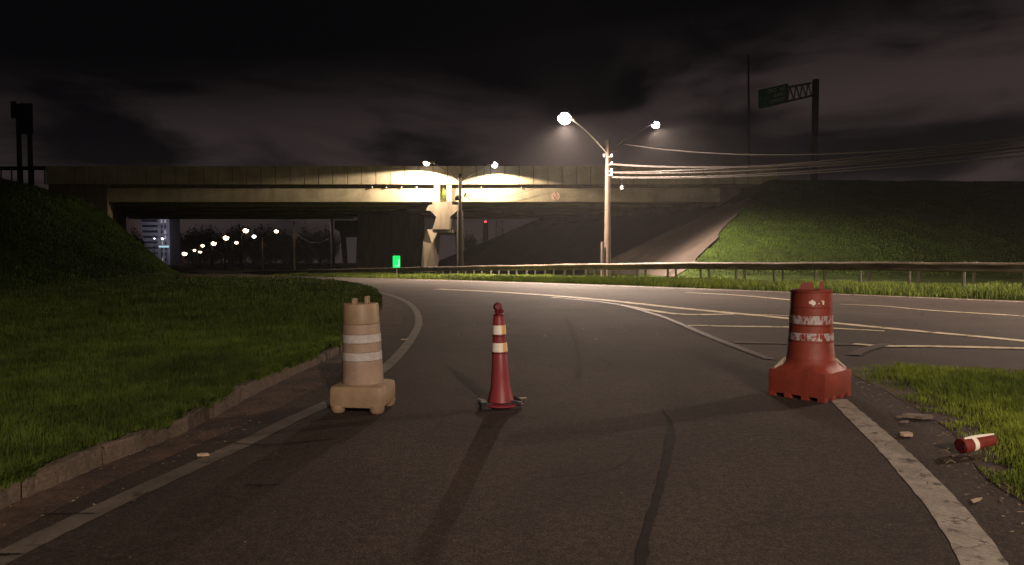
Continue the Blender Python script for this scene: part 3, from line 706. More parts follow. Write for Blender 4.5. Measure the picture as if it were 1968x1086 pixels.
# green marker panel; its retroreflection is put in as emission
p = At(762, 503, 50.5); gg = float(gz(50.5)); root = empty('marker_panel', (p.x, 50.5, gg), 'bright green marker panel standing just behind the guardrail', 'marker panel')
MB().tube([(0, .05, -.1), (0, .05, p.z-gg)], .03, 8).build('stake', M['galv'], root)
MB().box((0, 0, p.z-gg), (.50, .05, .82), rz=0, bev=.01).build('panel', M['greenglow'], root)
mb = MB(); mb.box((.17, -.03, p.z-gg-.08), (.07, .01, .5)); mb.box((.02, -.031, p.z-gg-.3), (.22, .01, .07)); mb.build('panel_mark', M['greenglow2'], root)

# ------------------------------------------------------------------ sign gantry, mast, billboard on the highway above
gp = At(1565, 330, 78); gb_ = terr(gp.x, 78)
root = empty('sign_gantry', (gp.x, 78, float(gb_)), 'cantilever sign gantry with a green direction sign on the high bank', 'sign gantry')
O = Vector(root.location)
mb = MB(); tp = At(1566, 158, 78)-O
mb.box((0, 0, tp.z/2), (.55, .5, tp.z+.6), bev=.03); mb.build('column', M['pole'], root)
A = At(1558, 160, 78)-O; B = At(1560, 184, 78)-O; C_ = At(1457, 178, 66)-O; D_ = At(1457, 208, 66)-O
for (a, b) in ((A, C_), (B, D_)): MB().tube([a, b], .11, 8).build('chord', M['galv'], root)
mb = MB()
for k in range(16):
    t0 = k/16; t1 = (k+1)/16
    a = A.lerp(C_, t0) if k % 2 else B.lerp(D_, t0); b = B.lerp(D_, t1) if k % 2 else A.lerp(C_, t1); mb.tube([a, b], .07, 6)
mb.build('truss_web', M['galv'], root)
def on_sign(u, v, dy=0): # along arm direction
    a = (At(1514, 161, 71.8)-O); b = (At(1457, 174, 66)-O); a2 = (At(1514, 196, 71.8)-O); b2 = (At(1457, 210, 66)-O)
    top_ = b.lerp(a, u); bot = b2.lerp(a2, u); p = bot.lerp(top_, v); return p+Vector((-.05, -.18-dy, 0))
def quadplate(u0, v0, u1, v1, dy, th, name, m, par):
    mb = MB(); f = [mb.bm.verts.new(on_sign(u, v, dy)) for u, v in ((u0, v0), (u1, v0), (u1, v1), (u0, v1))]
    g = [mb.bm.verts.new(on_sign(u, v, dy-th)) for u, v in ((u0, v0), (u1, v0), (u1, v1), (u0, v1))]
    mb.bm.faces.new(f); mb.bm.faces.new(g[::-1])
    for i in range(4): j = (i+1) % 4; mb.bm.faces.new((f[j], f[i], g[i], g[j]))
    return mb.build(name, m, par)
sg = quadplate(0, 0, 1, 1, .05, .05, 'sign_board', M['signgreen'], root)
def row_of(u0, u1, v0, v1, nlet):
    mb = MB(); w_ = (u1-u0)/nlet
    for k in range(nlet):
        if nlet > 5 and k == nlet//2: continue
        for (a, b, c, d) in random.sample([(0, 0, .25, 1), (0, .75, .8, 1), (.55, 0, .8, 1), (0, 0, .8, .25), (0, .4, .8, .62)], 3):
            uu0 = u0+w_*(k+a); uu1 = u0+w_*(k+c); vv0 = v0+(v1-v0)*b; vv1 = v0+(v1-v0)*d
            q = [mb.bm.verts.new(on_sign(*s_, .07)) for s_ in ((uu0, vv0), (uu1, vv0), (uu1, vv1), (uu0, vv1))]; mb.bm.faces.new(q)
    mb.build('text_row', M['signwhite'], sg)
row_of(.30, .90, .70, .90, 6); row_of(.50, .90, .40, .60, 4); row_of(.38, .90, .10, .30, 5)
mb = MB(); mb.tube([on_sign(.16, .12, .08), on_sign(.16, .7, .08)], .1, 6); mb.tube([on_sign(.05, .55, .08), on_sign(.16, .82, .08), on_sign(.27, .55, .08)], .1, 6); mb.build('arrow', M['signgreen'], sg)

p = At(1442, 292, 84); g = 7.5; t = At(1438, 106, 84)
root = empty('lighting_mast', (p.x, 84, g), 'tall bare thin mast rising behind the end of the overpass', 'mast')
MB().tube([(0, 0, 0), (t.x-p.x, 0, t.z-g)], [.17, .09], 8).build('pole', M['dark'], root)
MB().tube([(-.45, 0, p.z+3.3-g), (-.28, 0, p.z+2.0-g), (-.05, 0, p.z+1.4-g)], .05, 6).build('cable_loop', M['dark'], root)
p = At(48, 345, 84); root = empty('billboard', (p.x, 84, 6.6), 'dark unlit billboard on two posts at the far left, above the bank', 'billboard')
O = Vector(root.location)
for a in (36, 57): q = At(a, 250, 84)-O; MB().tube([(q.x, 0, 0), (q.x, 0, At(a, 200, 84).z-O.z)], [.28, .24], 8).build('post', M['dark'], root)
a = At(43, 200, 84)-O; b = At(66, 258, 84)-O
MB().box(((a.x+b.x)/2, -.3, (a.z+b.z)/2), (b.x-a.x, .25, a.z-b.z)).build('board', M['dark'], root)
a = At(25, 196, 84)-O; b = At(34, 228, 84)-O
MB().box(((a.x+b.x)/2, -.3, (a.z+b.z)/2), (b.x-a.x, .25, a.z-b.z)).build('board', M['dark'], root)
# highway rail at the left top
a = At(-60, 324, 78); b = At(92, 323, 71); root = empty('roadside_railing', (b.x, b.y, b.z-1), 'dark railing of the upper road at the far left', 'railing')
O = Vector(root.location)
MB().tube([a-O, b-O], .2, 6).build('rail_beam', M['dark'], root)
for k in range(8): q = a.lerp(b, k/7.5+.03)-O; MB().tube([q, q-Vector((0, 0, 1.6))], .07, 6).build('post', M['dark'], root)

# ------------------------------------------------------------------ barrels and cone
def barrel(root, H0, prof_bands, seg=48):
    for (name, m, prof) in prof_bands:
        MB().lathe(prof, seg).build(name, m, root, smooth=True)
# left: faded beige drum
b0 = G(699, 786)
root = empty('traffic_drum', (b0.x, b0.y, .004), 'faded beige traffic drum with two clean white bands beside the grass', 'traffic drum', rz=R(-7))
k_ = b0.y/F   # metres per pixel of the 1968 px frame at that distance
hb = 52*k_; w2 = 104*k_; 
mb = MB(); mb.box((0, 0, hb*.58), (w2, w2*.95, hb*.84), bev=.05); mb.build('base', M['beige'], root, smooth=True)
for sx in (-1, 1):
    for sy in (-1, 1):
        mb = MB(); mb.tube([(sx*w2*.36, sy*w2*.34, .0), (sx*w2*.36, sy*w2*.34, .02), (sx*w2*.37, sy*w2*.35, hb*.3)], [.045, .058, .06], 16); mb.build('foot', M['beige'], root, smooth=True)
body = bpy.data.objects.new('barrel', None); body = MB().lathe([(39*k_, hb*.98), (39.5*k_, hb+4*k_), (38*k_, hb+44*k_)], 48).build('barrel', M['pink'], root, smooth=True)
def z_(n): return hb+n*k_
def band(name, m, r0, z0, r1, z1, par=body): return MB().lathe([(r0*k_-.004, z_(z0)), (r0*k_, z_(z0+.6)), (r1*k_, z_(z1-.6)), (r1*k_-.004, z_(z1))], 48).build(name, m, par, smooth=True)
band('reflective_band', M['refl'], 38.3, 44.2, 37.6, 60); band('ring', M['pink'], 37.2, 60.2, 36.8, 77.5); band('reflective_band', M['refl'], 37.2, 77.7, 36.5, 94)
band('ring', M['pink'], 36, 94.2, 35.4, 113)
MB().lathe([(34*k_, z_(113.2)), (34.8*k_, z_(114)), (33.6*k_, z_(150)), (32.4*k_, z_(152)), (8*k_, z_(151.5))], 48).build('cap', M['beige'], body, smooth=True)
for sx, hh in ((-12, 11), (13, 15)):
    MB().box((sx*k_, 0, z_(151+hh/2)), (.028, .07, hh*k_), bev=.008).build('lug', M['beige'], body)
body.rotation_euler = (0, R(-1.2), 0)
# right: red drum with skirted base
b1 = G(1556, 760)
root = empty('traffic_drum', (b1.x, b1.y, .004), 'larger red traffic drum with worn bands on the white edge line', 'traffic drum', rz=R(-48))
k_ = b1.y/F; hb = 52*k_; w2 = 112*k_
mb = MB(); t_ = .0
pts = []   # base: box with notched bottom edge
mb.box((0, 0, hb*.56), (w2, w2, hb*.88), bev=.012); base = mb.build('base', M['red'], root, smooth=True)
for sx in (-.46, -.16, .16, .46):
    for sy in (-.46, -.16, .16, .46):
        if abs(sx) > .4 or abs(sy) > .4: MB().box((sx*w2*.945, sy*w2*.945, hb*.08), (w2*.13, w2*.13, hb*.18), bev=.005).build('foot', M['red'], root)
# skirt: square to round
mb = MB(); seg = 48; rings = []
for (t, z) in ((0, hb*.99), (.18, hb+2*k_), (.62, hb+8*k_), (.9, hb+15*k_), (1, hb+22*k_)):
    ring = []
    for q in range(seg):
        a = 2*math.pi*q/seg; c, s = math.cos(a), math.sin(a); sq = w2*.49/max(abs(c), abs(s)); sq = min(sq, w2*.60); rr = 45*k_
        r_ = sq*(1-t)+rr*t
        ring.append(mb.bm.verts.new((c*r_, s*r_, z)))
    rings.append(ring)
for a, b in zip(rings, rings[1:]):
    for q in range(seg): mb.bm.faces.new((a[q], a[(q+1) % seg], b[(q+1) % seg], b[q]))
mb.build('skirt', M['red'], root, smooth=True)
for (a, l) in ((45, 18), (225, 20)):   # pale ribs on the skirt corners, highlights put in as colour
    c, s = math.cos(R(a)), math.sin(R(a)); 
    MB().tube([(c*w2*.60, s*w2*.60, hb+1*k_), (c*48*k_, s*48*k_, hb+l*k_)], .011, 6).build('highlight_rib', M['palewood'], root)
body = MB().lathe([(46*k_, z_(20)), (43.8*k_, z_(24)), (41.3*k_, z_(52)), (40.6*k_, z_(53))], 48).build('barrel', M['red'], root, smooth=True)
def ring2(name, m, r0, z0, r1, z1): return MB().lathe([(r0*k_-.008, z_(z0)), (r0*k_, z_(z0+1.2)), (r1*k_, z_(z1-.8)), (r1*k_-.006, z_(z1))], 48).build(name, m, body, smooth=True)
ring2('tier', M['red'], 41.2, 52, 39.2, 84); ring2('tier', M['red'], 39.4, 83.5, 37.9, 119); ring2('tier', M['red'], 38.0, 118.5, 36.9, 148)
MB().lathe([(37.6*k_, z_(147)), (38.2*k_, z_(148)), (38.2*k_, z_(151)), (36*k_, z_(152.5)), (3*k_, z_(152))], 48).build('lid', M['red'], body, smooth=True)
def wband(z0, z1, r0, r1):
    mb = MB(); mb.lathe([(r0*k_+.0025, z_(z0)), (r1*k_+.0025, z_(z1))], 48, cap=False); return mb.build('reflective_band', M['wornband'], body, smooth=True)
wband(57, 71, 41.1, 40.2); wband(88, 104, 39.3, 38.8)
for (sx, w_, hh) in ((-8, 26, 15), (18, 8, 18)):
    mb = MB(); a = [(-w_/2*k_, 0), (w_/2*k_, 0), (w_/2*k_*.9, hh*k_*.8), (w_/2*k_*.6, hh*k_), (-w_/2*k_*.55, hh*k_), (-w_/2*k_*.85, hh*k_*.75)]
    mb.prism_y([(sx*k_+x, z_(151)+z) for x, z in a], -.02, .02); o = mb.build('lug', M['red'], body); o.rotation_euler = (0, 0, R(30))
def blob_on(rad, ang, z, pts, name, m, par):
    """small irregular patch lying on the drum wall"""
    mb = MB(); vs = []
    for (u, v) in pts:
        a = ang+u*k_/rad; vs.append(mb.bm.verts.new(((rad+.003)*math.cos(a), (rad+.003)*math.sin(a), z+v*k_)))
    mb.bm.faces.new(vs); return mb.build(name, m, par)
r_l = 37.6*k_; ang0 = R(-90+31)
blob_on(r_l, ang0, z_(127), [(-7, 0), (-2, -1), (-1, -4), (2, -3), (5, 0), (4, 4), (1, 6), (-2, 8), (-4, 5), (-7, 5)], 'white_mark', M['white'], body)
blob_on(r_l, ang0, z_(127), [(9, 0), (11, -1), (12, 1), (10, 2)], 'white_mark', M['white'], body)
blob_on(r_l, ang0, z_(127), [(14, 6), (17, 4), (17, -1), (20, -2), (21, 4), (19, 6)], 'white_mark', M['white'], body)
for zz, (r0, a) in ((147, (38.4, -90+31-75)), (119, (38.2, -90+31-82)), (119, (38.2, -90+31+80)), (84, (39.6, -90+31-82)), (84, (39.6, -90+31+78)), (53, (41.6, -90+31+76))):
    blob_on(r0*k_, R(a), z_(zz), [(-4, -2), (4, -1), (4, 0), (-4, .5)], 'scuff', M['palewood'], body)
# cone
c0 = G(963, 783)
root = empty('traffic_cone', (c0.x, c0.y, .004), 'tall slim dark red traffic cone with two white bands on a broken black base', 'traffic cone', rz=R(8))
k_ = c0.y/F
def zz_(n): return n*k_
mb = MB()
pl = [(-46, -3), (-34, -9), (-8, -13), (20, -15), (36, -12), (42, -2), (46, 6), (30, 14), (-4, 17), (-30, 13), (-44, 5)]
mb.prism_z([(x*k_, y*k_*1.25) for x, y in pl], .028, .055); bs = mb.build('base', M['rubber'], root)
for v in bs.data.vertices: v.co.z += .02*math.sin(v.co.x*20)+.01*math.sin(v.co.y*31)
mb = MB(); mb.prism_z([(x*k_, y*k_) for x, y in [(-40, -16), (30, -20), (38, -6), (34, 16), (-30, 18), (-42, 4)]], .0, .022); mb.build('base', M['rubber'], root)
MB().box((-36*k_, -14*k_, .03), (.05, .03, .05), rz=.4).build('broken_corner', M['rubber'], root)
MB().lathe([(32*k_, .018), (32*k_, .03), (27*k_, .036)], 32).build('flange', M['maroon'], root, smooth=True)
for (x, y, z, a) in ((42, -6, .075, .1), (35, -9, .032, -.1)):
    MB().box((x*k_, y*k_, z), (14*k_, 4*k_, .008), rz=a, bev=.003).build('torn_strip', M['palewood'], root)
body = MB().lathe([(25.5*k_, zz_(12)), (24*k_, zz_(18)), (21*k_, zz_(32)), (19*k_, zz_(42)), (17.2*k_, zz_(62)), (14.8*k_, zz_(106)), (14.4*k_, zz_(107)), (14.2*k_, zz_(127)), (13.0*k_, zz_(128)), (12.2*k_, zz_(140)), (12.4*k_, zz_(160)), (11.6*k_, zz_(163)), (10.4*k_, zz_(176)), (4*k_, zz_(178))], 40).build('cone_body', M['maroon'], root, smooth=True)
MB().lathe([(10.9*k_, zz_(163)), (10.8*k_, zz_(164)), (10.2*k_, zz_(179)), (8*k_, zz_(181)), (3*k_, zz_(181))], 32).build('collar', M['maroon_dark'], body, smooth=True)
def cband(z0, z1, r0, r1):
    MB().lathe([(r0*k_-.001, zz_(z0)), (r0*k_+.003, zz_(z0+.5)), (r1*k_+.003, zz_(z1-.5)), (r1*k_-.001, zz_(z1))], 40, cap=False).build('reflective_band', M['bright'], body, smooth=True)
    mb = MB(); vs0 = []; n_ = 6; a0 = R(-90+18)
    grid = [[mb.bm.verts.new(((r*k_+.0045)*math.cos(a0+R(40)*i/n_), (r*k_+.0045)*math.sin(a0+R(40)*i/n_), zz_(z))) for i in range(n_+1)] for r, z in ((r0, z0+.6), (r1, z1-.6))]
    for i in range(n_): mb.bm.faces.new((grid[0][i], grid[0][i+1], grid[1][i+1], grid[1][i]))
    mb.build('amber_patch', M['amber'], body)
cband(108, 126, 14.8, 13.6); cband(141.5, 159.5, 12.8, 11.9)
for (z0, r0) in ((105.5, 15.2), (139, 13.0)):
    MB().lathe([(r0*k_, zz_(z0-1.2)), (r0*k_+.002, zz_(z0)), (r0*k_, zz_(z0+1.6))], 40, cap=False).build('groove_band', M['maroon_dark'], body, smooth=True)
mb = MB(); rot = Matrix.Rotation(R(-18), 3, 'Y') @ Matrix.Rotation(R(20), 3, 'X')
mb.tube([(-1*k_, 0, zz_(180)), (-3*k_, 0, zz_(188))], [5*k_, 6*k_], 14)
mb.tube([Vector((-2*k_, .035, zz_(193))), Vector((-2*k_, .02, zz_(194))), Vector((-2*k_, -.02, zz_(195))), Vector((-2*k_, -.035, zz_(195)))], [5.5*k_, 8.4*k_, 8.4*k_, 6*k_], 7)
mb.tube([(3*k_, 0, zz_(187)), (9*k_, 0, zz_(184))], [4*k_, 3*k_], 8)
mb.build('head', M['maroon_dark'], body, smooth=True)
body.rotation_euler = (0, R(-1.4), 0)

# fallen delineator in the grass edge
f0 = G(1846, 876)
root = empty('fallen_delineator', (f0.x, f0.y, .06), 'short red reflective post lying on its side at the grass edge', 'marker post', rz=R(16))
kk = f0.y/F
MB().tube([(0, 0, 0), (.02, 0, .004), (.10, 0, .010), (.25, 0, .026)], [.047, .049, .046, .036], 20).build('tube', M['red'], root, smooth=True)
MB().tube([(-.004, 0, 0), (.002, 0, 0)], [.036, .040], 20).build('end_cap', M['maroon_dark'], root, smooth=True)
MB().tube([(.065, 0, .007), (.10, 0, .0105)], [.0488, .0478], 20, cap=False).build('reflective_band', M['bright'], root, smooth=True)
MB().tube([(.01, -.012, .0475), (.08, -.012, .0545), (.16, -.01, .057), (.25, -.008, .0605)], [.008, .010, .010, .006], 8).build('reflective_strip', M['bright'], root, smooth=True)

# small debris
def chunk(name, px, py, pts, h, m, label, cat, rz=0):
    g = G(px, py); mb = MB(); mb.prism_z(pts, 0, h)
    for v in mb.bm.verts: v.co.z += random.uniform(-.004, .006) if v.co.z > 0 else 0
    o = mb.build(name, m); o.location = (g.x, g.y, .012); o.rotation_euler = (0, 0, rz); tag(o, label, cat)
chunk('concrete_slab', 1762, 806, [(-.10, .03), (-.02, .09), (.05, .08), (.12, .0), (.10, -.05), (.0, -.06), (-.03, -.02)], .02, M['slab'], 'broken flat concrete slab half under the grass on the right', 'slab', .1)
chunk('concrete_fragment', 1728, 806, [(-.02, 0), (0, .02), (.02, .01), (.01, -.02)], .012, M['slab'], 'small concrete fragment just left of the broken slab', 'rubble')
chunk('concrete_fragment', 1736, 815, [(-.03, 0), (0, .015), (.04, .0), (.01, -.015)], .01, M['slab'], 'thin concrete fragment below the left corner of the broken slab', 'rubble')
chunk('pale_stone', 1743, 841, [(-.045, .0), (-.035, .035), (.03, .04), (.045, .01), (.03, -.02), (-.03, -.02)], .018, M['palewood'], 'flat pale yellow stone between the white line and the grass', 'stone')
chunk('dry_leaf', 1878, 967, [(-.05, -.02), (-.03, .012), (.03, .025), (.05, .015), (.01, -.005)], .006, M['palewood'], 'long dry leaf on the dark ground at lower right', 'leaf', .3)
chunk('dry_leaf', 391, 880, [(-.035, -.01), (-.02, .012), (.02, .018), (.035, .005), (.0, -.012)], .012, M['palewood'], 'pale curled leaf on the dirt left of the edge line', 'leaf')
chunk('dry_leaf', 777, 655, [(-.05, -.01), (-.02, .012), (.03, .010), (.05, .0)], .012, M['palewood'], 'pale leaf lying inside the bend of the edge line', 'leaf')
# twigs and loose grit: nobody could count it
def litter():
    mb = MB()
    def tri(x, y, s, z=.012):
        a = random.uniform(0, 6.28); vs = [mb.bm.verts.new((x+s*math.cos(a+k*2.1)*(1 if k else 2.2), y+s*math.sin(a+k*2.1)*(1 if k else 2.2), z+random.uniform(0, .006))) for k in range(3)]; mb.bm.faces.new(vs)
    for _ in range(520):     # along the kerb dirt
        u = random.random()*(len(kerbl)-2); q = int(u); f = u-q
        ax_, ay_ = kerbl[q][0]+(kerbl[q+1][0]-kerbl[q][0])*f, kerbl[q][1]+(kerbl[q+1][1]-kerbl[q][1])*f
        if ay_ > 13: continue
        t = random.random()*.75+.1; tri(ax_+t*.8, ay_-t*.25, random.uniform(.002, .008))
    for _ in range(260):
        i = random.randrange(len(isl)-1); a = isl[i]; s_ = random.uniform(0, .45)
        if a[0] > 9: continue
        tri(a[0]-s_*.7, a[1]-s_*.6, random.uniform(.003, .010))
    for _ in range(240):
        tri(random.uniform(-2, 3.0), random.uniform(2.5, 9), random.uniform(.002, .005))
    for _ in range(260):
        y = random.uniform(10, 30); tri(random.uniform(-.1, .75)*y, y, random.uniform(.008, .025), .02)
    o = mb.build('litter', M['straw'], wn=False); tag(o, 'scattered dry grass bits and grit on the road edges', 'litter', kind='stuff')
    mb = MB()
    for _ in range(46):
        i = random.randrange(len(isl)-1); a = isl[i]
        if a[0] > 6 or a[1] > 8: continue
        x, y = a[0]-random.uniform(-.05, .25), a[1]-random.uniform(-.05, .2); an = random.uniform(0, 6.28); l = random.uniform(.03, .1)
        mb.tube([(x, y, .03), (x+l*math.cos(an)*.5, y+l*math.sin(an)*.5, .035+random.uniform(0, .02)), (x+l*math.cos(an), y+l*math.sin(an), .03)], .0018, 4)
    o = mb.build('twigs', M['straw'], wn=False); tag(o, 'dry twigs along the right grass edge', 'twigs', kind='stuff')
litter()

# ------------------------------------------------------------------ far buildings and trees
def tower():
    Y = 420; a = At(238, 420, Y); b = At(326, 420, Y); g = float(terr(a.x, Y))
    root = empty('apartment_building', ((a.x+b.x)/2, Y, g), 'pale apartment block glimpsed beneath the left end of the overpass', 'building')
    O = Vector(root.location); H = 34
    xs = [At(p, 0, Y).x-O.x for p in (238, 268, 303, 326)]
    MB().box(((xs[0]+xs[1])/2, 2, H/2), (xs[1]-xs[0]-.01, 12, H)).build('wall', M['wallpink'], root)
    MB().box(((xs[1]+xs[2])/2, 3, H/2), (xs[2]-xs[1]-.01, 12, H)).build('wall', M['wallwhite'], root)
    MB().box(((xs[2]+xs[3])/2, 1.5, H/2+.5), (xs[3]-xs[2]-.01, 13, H+1)).build('wall', M['wallwhite'], root)
    for f in range(10):
        z = 2+f*3.1
        bal = MB().box(((xs[1]+xs[2])/2, -3.5, z+.5), (xs[2]-xs[1]-.6, 1.2, 1.0)).build('balcony', M['wallwhite'], root)
        w_ = MB().box(((xs[1]+xs[2])/2, -3.06, z+1.7), (xs[2]-xs[1]-1.2, .12, 1.2)).build('window', M['glassdark'], root)
        for q in (.35, .65):
            X = xs[2]+(xs[3]-xs[2])*q; MB().box((X, -5.06, z+1.3), (.9, .12, 2.0)).build('window', M['glassdark'] if random.random() < .75 else M['winlit'], root)
    # two floodlights at its foot
    for (px, py, s, st) in ((310, 458, 3.2, 9000), (296, 458, 1.8, 2500)):
        p = At(px, py, 392); r2 = empty('floodlight', (p.x, 392, float(terr(p.x, 392))), 'white floodlight pole at the foot of the pale apartment block' if px == 310 else 'smaller white floodlight left of the brighter one by the apartment block', 'floodlight')
        hh = p.z-r2.location.z
        MB().tube([(0, 0, 0), (0, 0, hh)], .2, 6).build('pole', M['galv'], r2)
        h, lp = lamp_head(r2, Vector((-.4, 0, hh)), (1, 0, 0), s, M['lens_white'])
        l = spot(h, lp+Vector((0, 0, .8)), st*2.5, (.1, 1, .25), 150, .8, (.8, .8, 1), .5)
    p = At(315, 474, 380); r2 = empty('lit_canopy', (p.x, 380, float(gz(380))), 'small pale blue lit canopy below the apartment block', 'canopy')
    MB().box((0, 0, p.z-r2.location.z), (4, 3, .9), bev=.2).build('roof', emis('canopy_light', (.45, .75, .85), .6), r2)
    MB().tube([(-1.5, 0, 0), (-1.5, 0, p.z-r2.location.z-.3)], .15, 6).build('post', M['galv'], r2); MB().tube([(1.5, 0, 0), (1.5, 0, p.z-r2.location.z-.3)], .15, 6).build('post', M['galv'], r2)
tower()
def make_tree_mesh(seed, w=1.0):
    rs = np.random.default_rng(seed); n = 2600
    cl = rs.normal(0, 1, (26, 3)); cl /= np.linalg.norm(cl, axis=1, keepdims=True); cl *= rs.uniform(.45, .95, (26, 1)); cl[:, 2] = cl[:, 2]*.8
    c = cl[rs.integers(0, 26, n)]+rs.normal(0, .17, (n, 3)); c[:, 0] *= w; c[:, 1] *= w
    u = rs.normal(0, 1, (n, 3)); u /= np.linalg.norm(u, axis=1, keepdims=True); v = rs.normal(0, 1, (n, 3)); v -= (v*u).sum(1, keepdims=True)*u; v /= np.linalg.norm(v, axis=1, keepdims=True)
    s = rs.uniform(.03, .07, (n, 1)); V = np.stack([c+u*s, c+v*s, c-u*s, c-v*s], 1).reshape(-1, 3)
    me = bpy.data.meshes.new('crown'); me.from_pydata(V.tolist(), [], np.arange(4*n).reshape(-1, 4).tolist()); me.materials.append(M['leaf']); return me
TREES = [make_tree_mesh(s, w) for s, w in ((1, 1.0), (2, 1.25), (3, .8))]
def tree(px, ytop, Y, wpx, label, k=0):
    t = At(px, ytop, Y); g = float(terr(t.x, Y)); H = max(t.z-g, 3)
    root = empty('tree', (t.x, Y, g), label, 'tree', 'dark trees beyond the overpass')
    cr = bpy.data.objects.new('crown', TREES[k % 3]); COL.objects.link(cr); cr.parent = root
    rw = wpx/2*Y/F; cr.scale = (rw, rw*.9, H*.54); cr.location = (0, 0, H*.47); cr.rotation_euler = (0, 0, px*.7)
    MB().tube([(0, 0, -.3), (.1, 0, H*.3), (.0, .1, H*.7)], [H*.035, H*.025, H*.01], 7).build('trunk', M['bark'], root)
    for q in range(3):
        a = q*2.1+px; MB().tube([(0, 0, H*.3), (rw*.4*math.cos(a), rw*.4*math.sin(a), H*.62)], [H*.015, H*.005], 5).build('limb', M['bark'], root)
tree(264, 434, 360, 34, 'dark round tree in front of the pale apartment block', 0)
for i, (px, yt, Y, w_) in enumerate([(345, 440, 640, 50), (372, 434, 620, 50), (405, 432, 600, 56), (440, 430, 560, 56), (335, 462, 600, 40), (362, 460, 590, 46), (392, 456, 570, 46), (425, 452, 560, 50), (460, 430, 500, 56), (485, 434, 480, 50), (520, 432, 440, 56), (548, 440, 430, 50), (590, 434, 420, 56), (615, 436, 400, 50), (505, 456, 400, 50), (570, 456, 400, 54), (632, 450, 390, 40)]):
    tree(px, yt, Y, w_, 'dark leafy tree in the mass behind the row of far lamps', i)
for i, (px, yt, Y, w_) in enumerate([(905, 446, 190, 30), (930, 456, 200, 34), (962, 452, 200, 34), (990, 448, 200, 30), (1015, 456, 190, 30)]):
    tree(px, yt, Y, w_, 'dark tree on the skyline right of the lit pier, beneath the overpass', i+1)
# towers with red beacon
for (px, yt, Y, beacon, lab) in ((933, 428, 230, True, 'dark chimney with a red beacon seen beneath the overpass'), (960, 424, 240, False, 'dark lattice tower without beacon right of the red beacon')):
    t = At(px, yt, Y); root = empty('tower', (t.x, Y, float(gz(Y))), lab, 'tower'); H = t.z-root.location.z
    if beacon:
        MB().tube([(0, 0, 0), (0, 0, H)], [1.0, .8], 10).build('shaft', M['dark'], root)
        MB().ball((0, 0, H+.3), .30).build('beacon', M['red_lens'], root)
    else:
        mb = MB()
        for sx in (-1, 1): mb.tube([(sx*1.5, 0, 0), (sx*1.0, 0, H)], .14, 5)
        for q in range(10): mb.tube([((-1)**q*1.3, 0, H*q/10), ((-1)**(q+1)*1.2, 0, H*(q+1)/10)], .09, 4)
        mb.build('frame', M['dark'], root)

# plant growing in the joint above the pier
def leafclump(name, c, rx, ry, rz, n, s, m, label, cat):
    v = rng.normal(0, .5, (n, 3))*np.array([rx, ry, rz]); u = rng.normal(0, 1, (n, 3)); u /= np.linalg.norm(u, axis=1, keepdims=True); w_ = rng.normal(0, 1, (n, 3)); w_ /= np.linalg.norm(w_, axis=1, keepdims=True)
    ss = rng.uniform(.5, 1, (n, 1))*s; V = np.stack([v+u*ss, v+w_*ss*.6, v-u*ss], 1).reshape(-1, 3)
    me = bpy.data.meshes.new(name); me.from_pydata(V.tolist(), [], np.arange(3*n).reshape(-1, 3).tolist()); me.materials.append(m)
    o = bpy.data.objects.new(name, me); COL.objects.link(o); o.location = c; tag(o, label, cat)
pc_ = At(853, 374, BY-.1); leafclump('plant', (pc_.x, BY-.05, pc_.z), .24, .12, .62, 240, .10, M['weeds'], 'small green plant growing in the bridge joint above the pier', 'plant')

# ------------------------------------------------------------------ grass blades
def in_poly(x, y, poly):
    px = np.array([p[0] for p in poly]); py = np.array([p[1] for p in poly]); c = np.zeros(len(x), bool); j = len(px)-1
    for i in range(len(px)):
        cond = ((py[i] > y) != (py[j] > y)); 
        with np.errstate(divide='ignore', invalid='ignore'): xi = (px[j]-px[i])*(y-py[i])/(py[j]-py[i])+px[i]
        c ^= cond & (x < xi); j = i
    return c
def blades(name, x, y, z, h, w, m, label, lean=.5):
    n = len(x); a = rng.uniform(0, 2*np.pi, n); la = rng.uniform(0, 2*np.pi, n); ll = rng.uniform(.1, 1, n)*lean*h
    dx, dy = np.cos(a)*w/2, np.sin(a)*w/2; lx, ly = np.cos(la)*ll, np.sin(la)*ll
    P0 = np.stack([x-dx, y-dy, z-.01], -1); P1 = np.stack([x+dx, y+dy, z-.01], -1)
    P2 = np.stack([x+dx*.7+lx*.35, y+dy*.7+ly*.35, z+h*.6], -1); P3 = np.stack([x-dx*.7+lx*.35, y-dy*.7+ly*.35, z+h*.6], -1); P4 = np.stack([x+lx, y+ly, z+h*.95], -1)
    V = np.stack([P0, P1, P2, P3, P4], 1).reshape(-1, 3).astype(np.float32)
    b = np.arange(n)*5
    me = bpy.data.meshes.new(name); me.vertices.add(5*n); me.vertices.foreach_set('co', V.ravel())
    loops = np.stack([b, b+1, b+2, b+3, b+3, b+2, b+4], -1).ravel().astype(np.int32)
    me.loops.add(7*n); me.loops.foreach_set('vertex_index', loops)
    me.polygons.add(2*n); st = np.stack([np.arange(n)*7, np.arange(n)*7+4], -1).ravel().astype(np.int32)
    me.polygons.foreach_set('loop_start', st); me.update(calc_edges=True); me.validate()
    me.materials.append(m); o = bpy.data.objects.new(name, me); COL.objects.link(o); tag(o, label, 'grass', kind='stuff'); return o
def scatter(n, x0, x1, y0, y1, fall=1.0):
    """points whose density falls off with distance from the near edge"""
    u = rng.random(n); e = 1-fall
    y = y0*(y1/y0)**u if abs(e) < .01 else (y0**e+(y1**e-y0**e)*u)**(1/e)
    x = rng.uniform(x0, x1, n); return x, y
def clumpy(x, y, s=1.0): return .5+.5*np.sin(x*s*2.1+1.7*np.sin(y*s*1.3))*np.sin(y*s*1.9+1.1*np.sin(x*s*2.7))
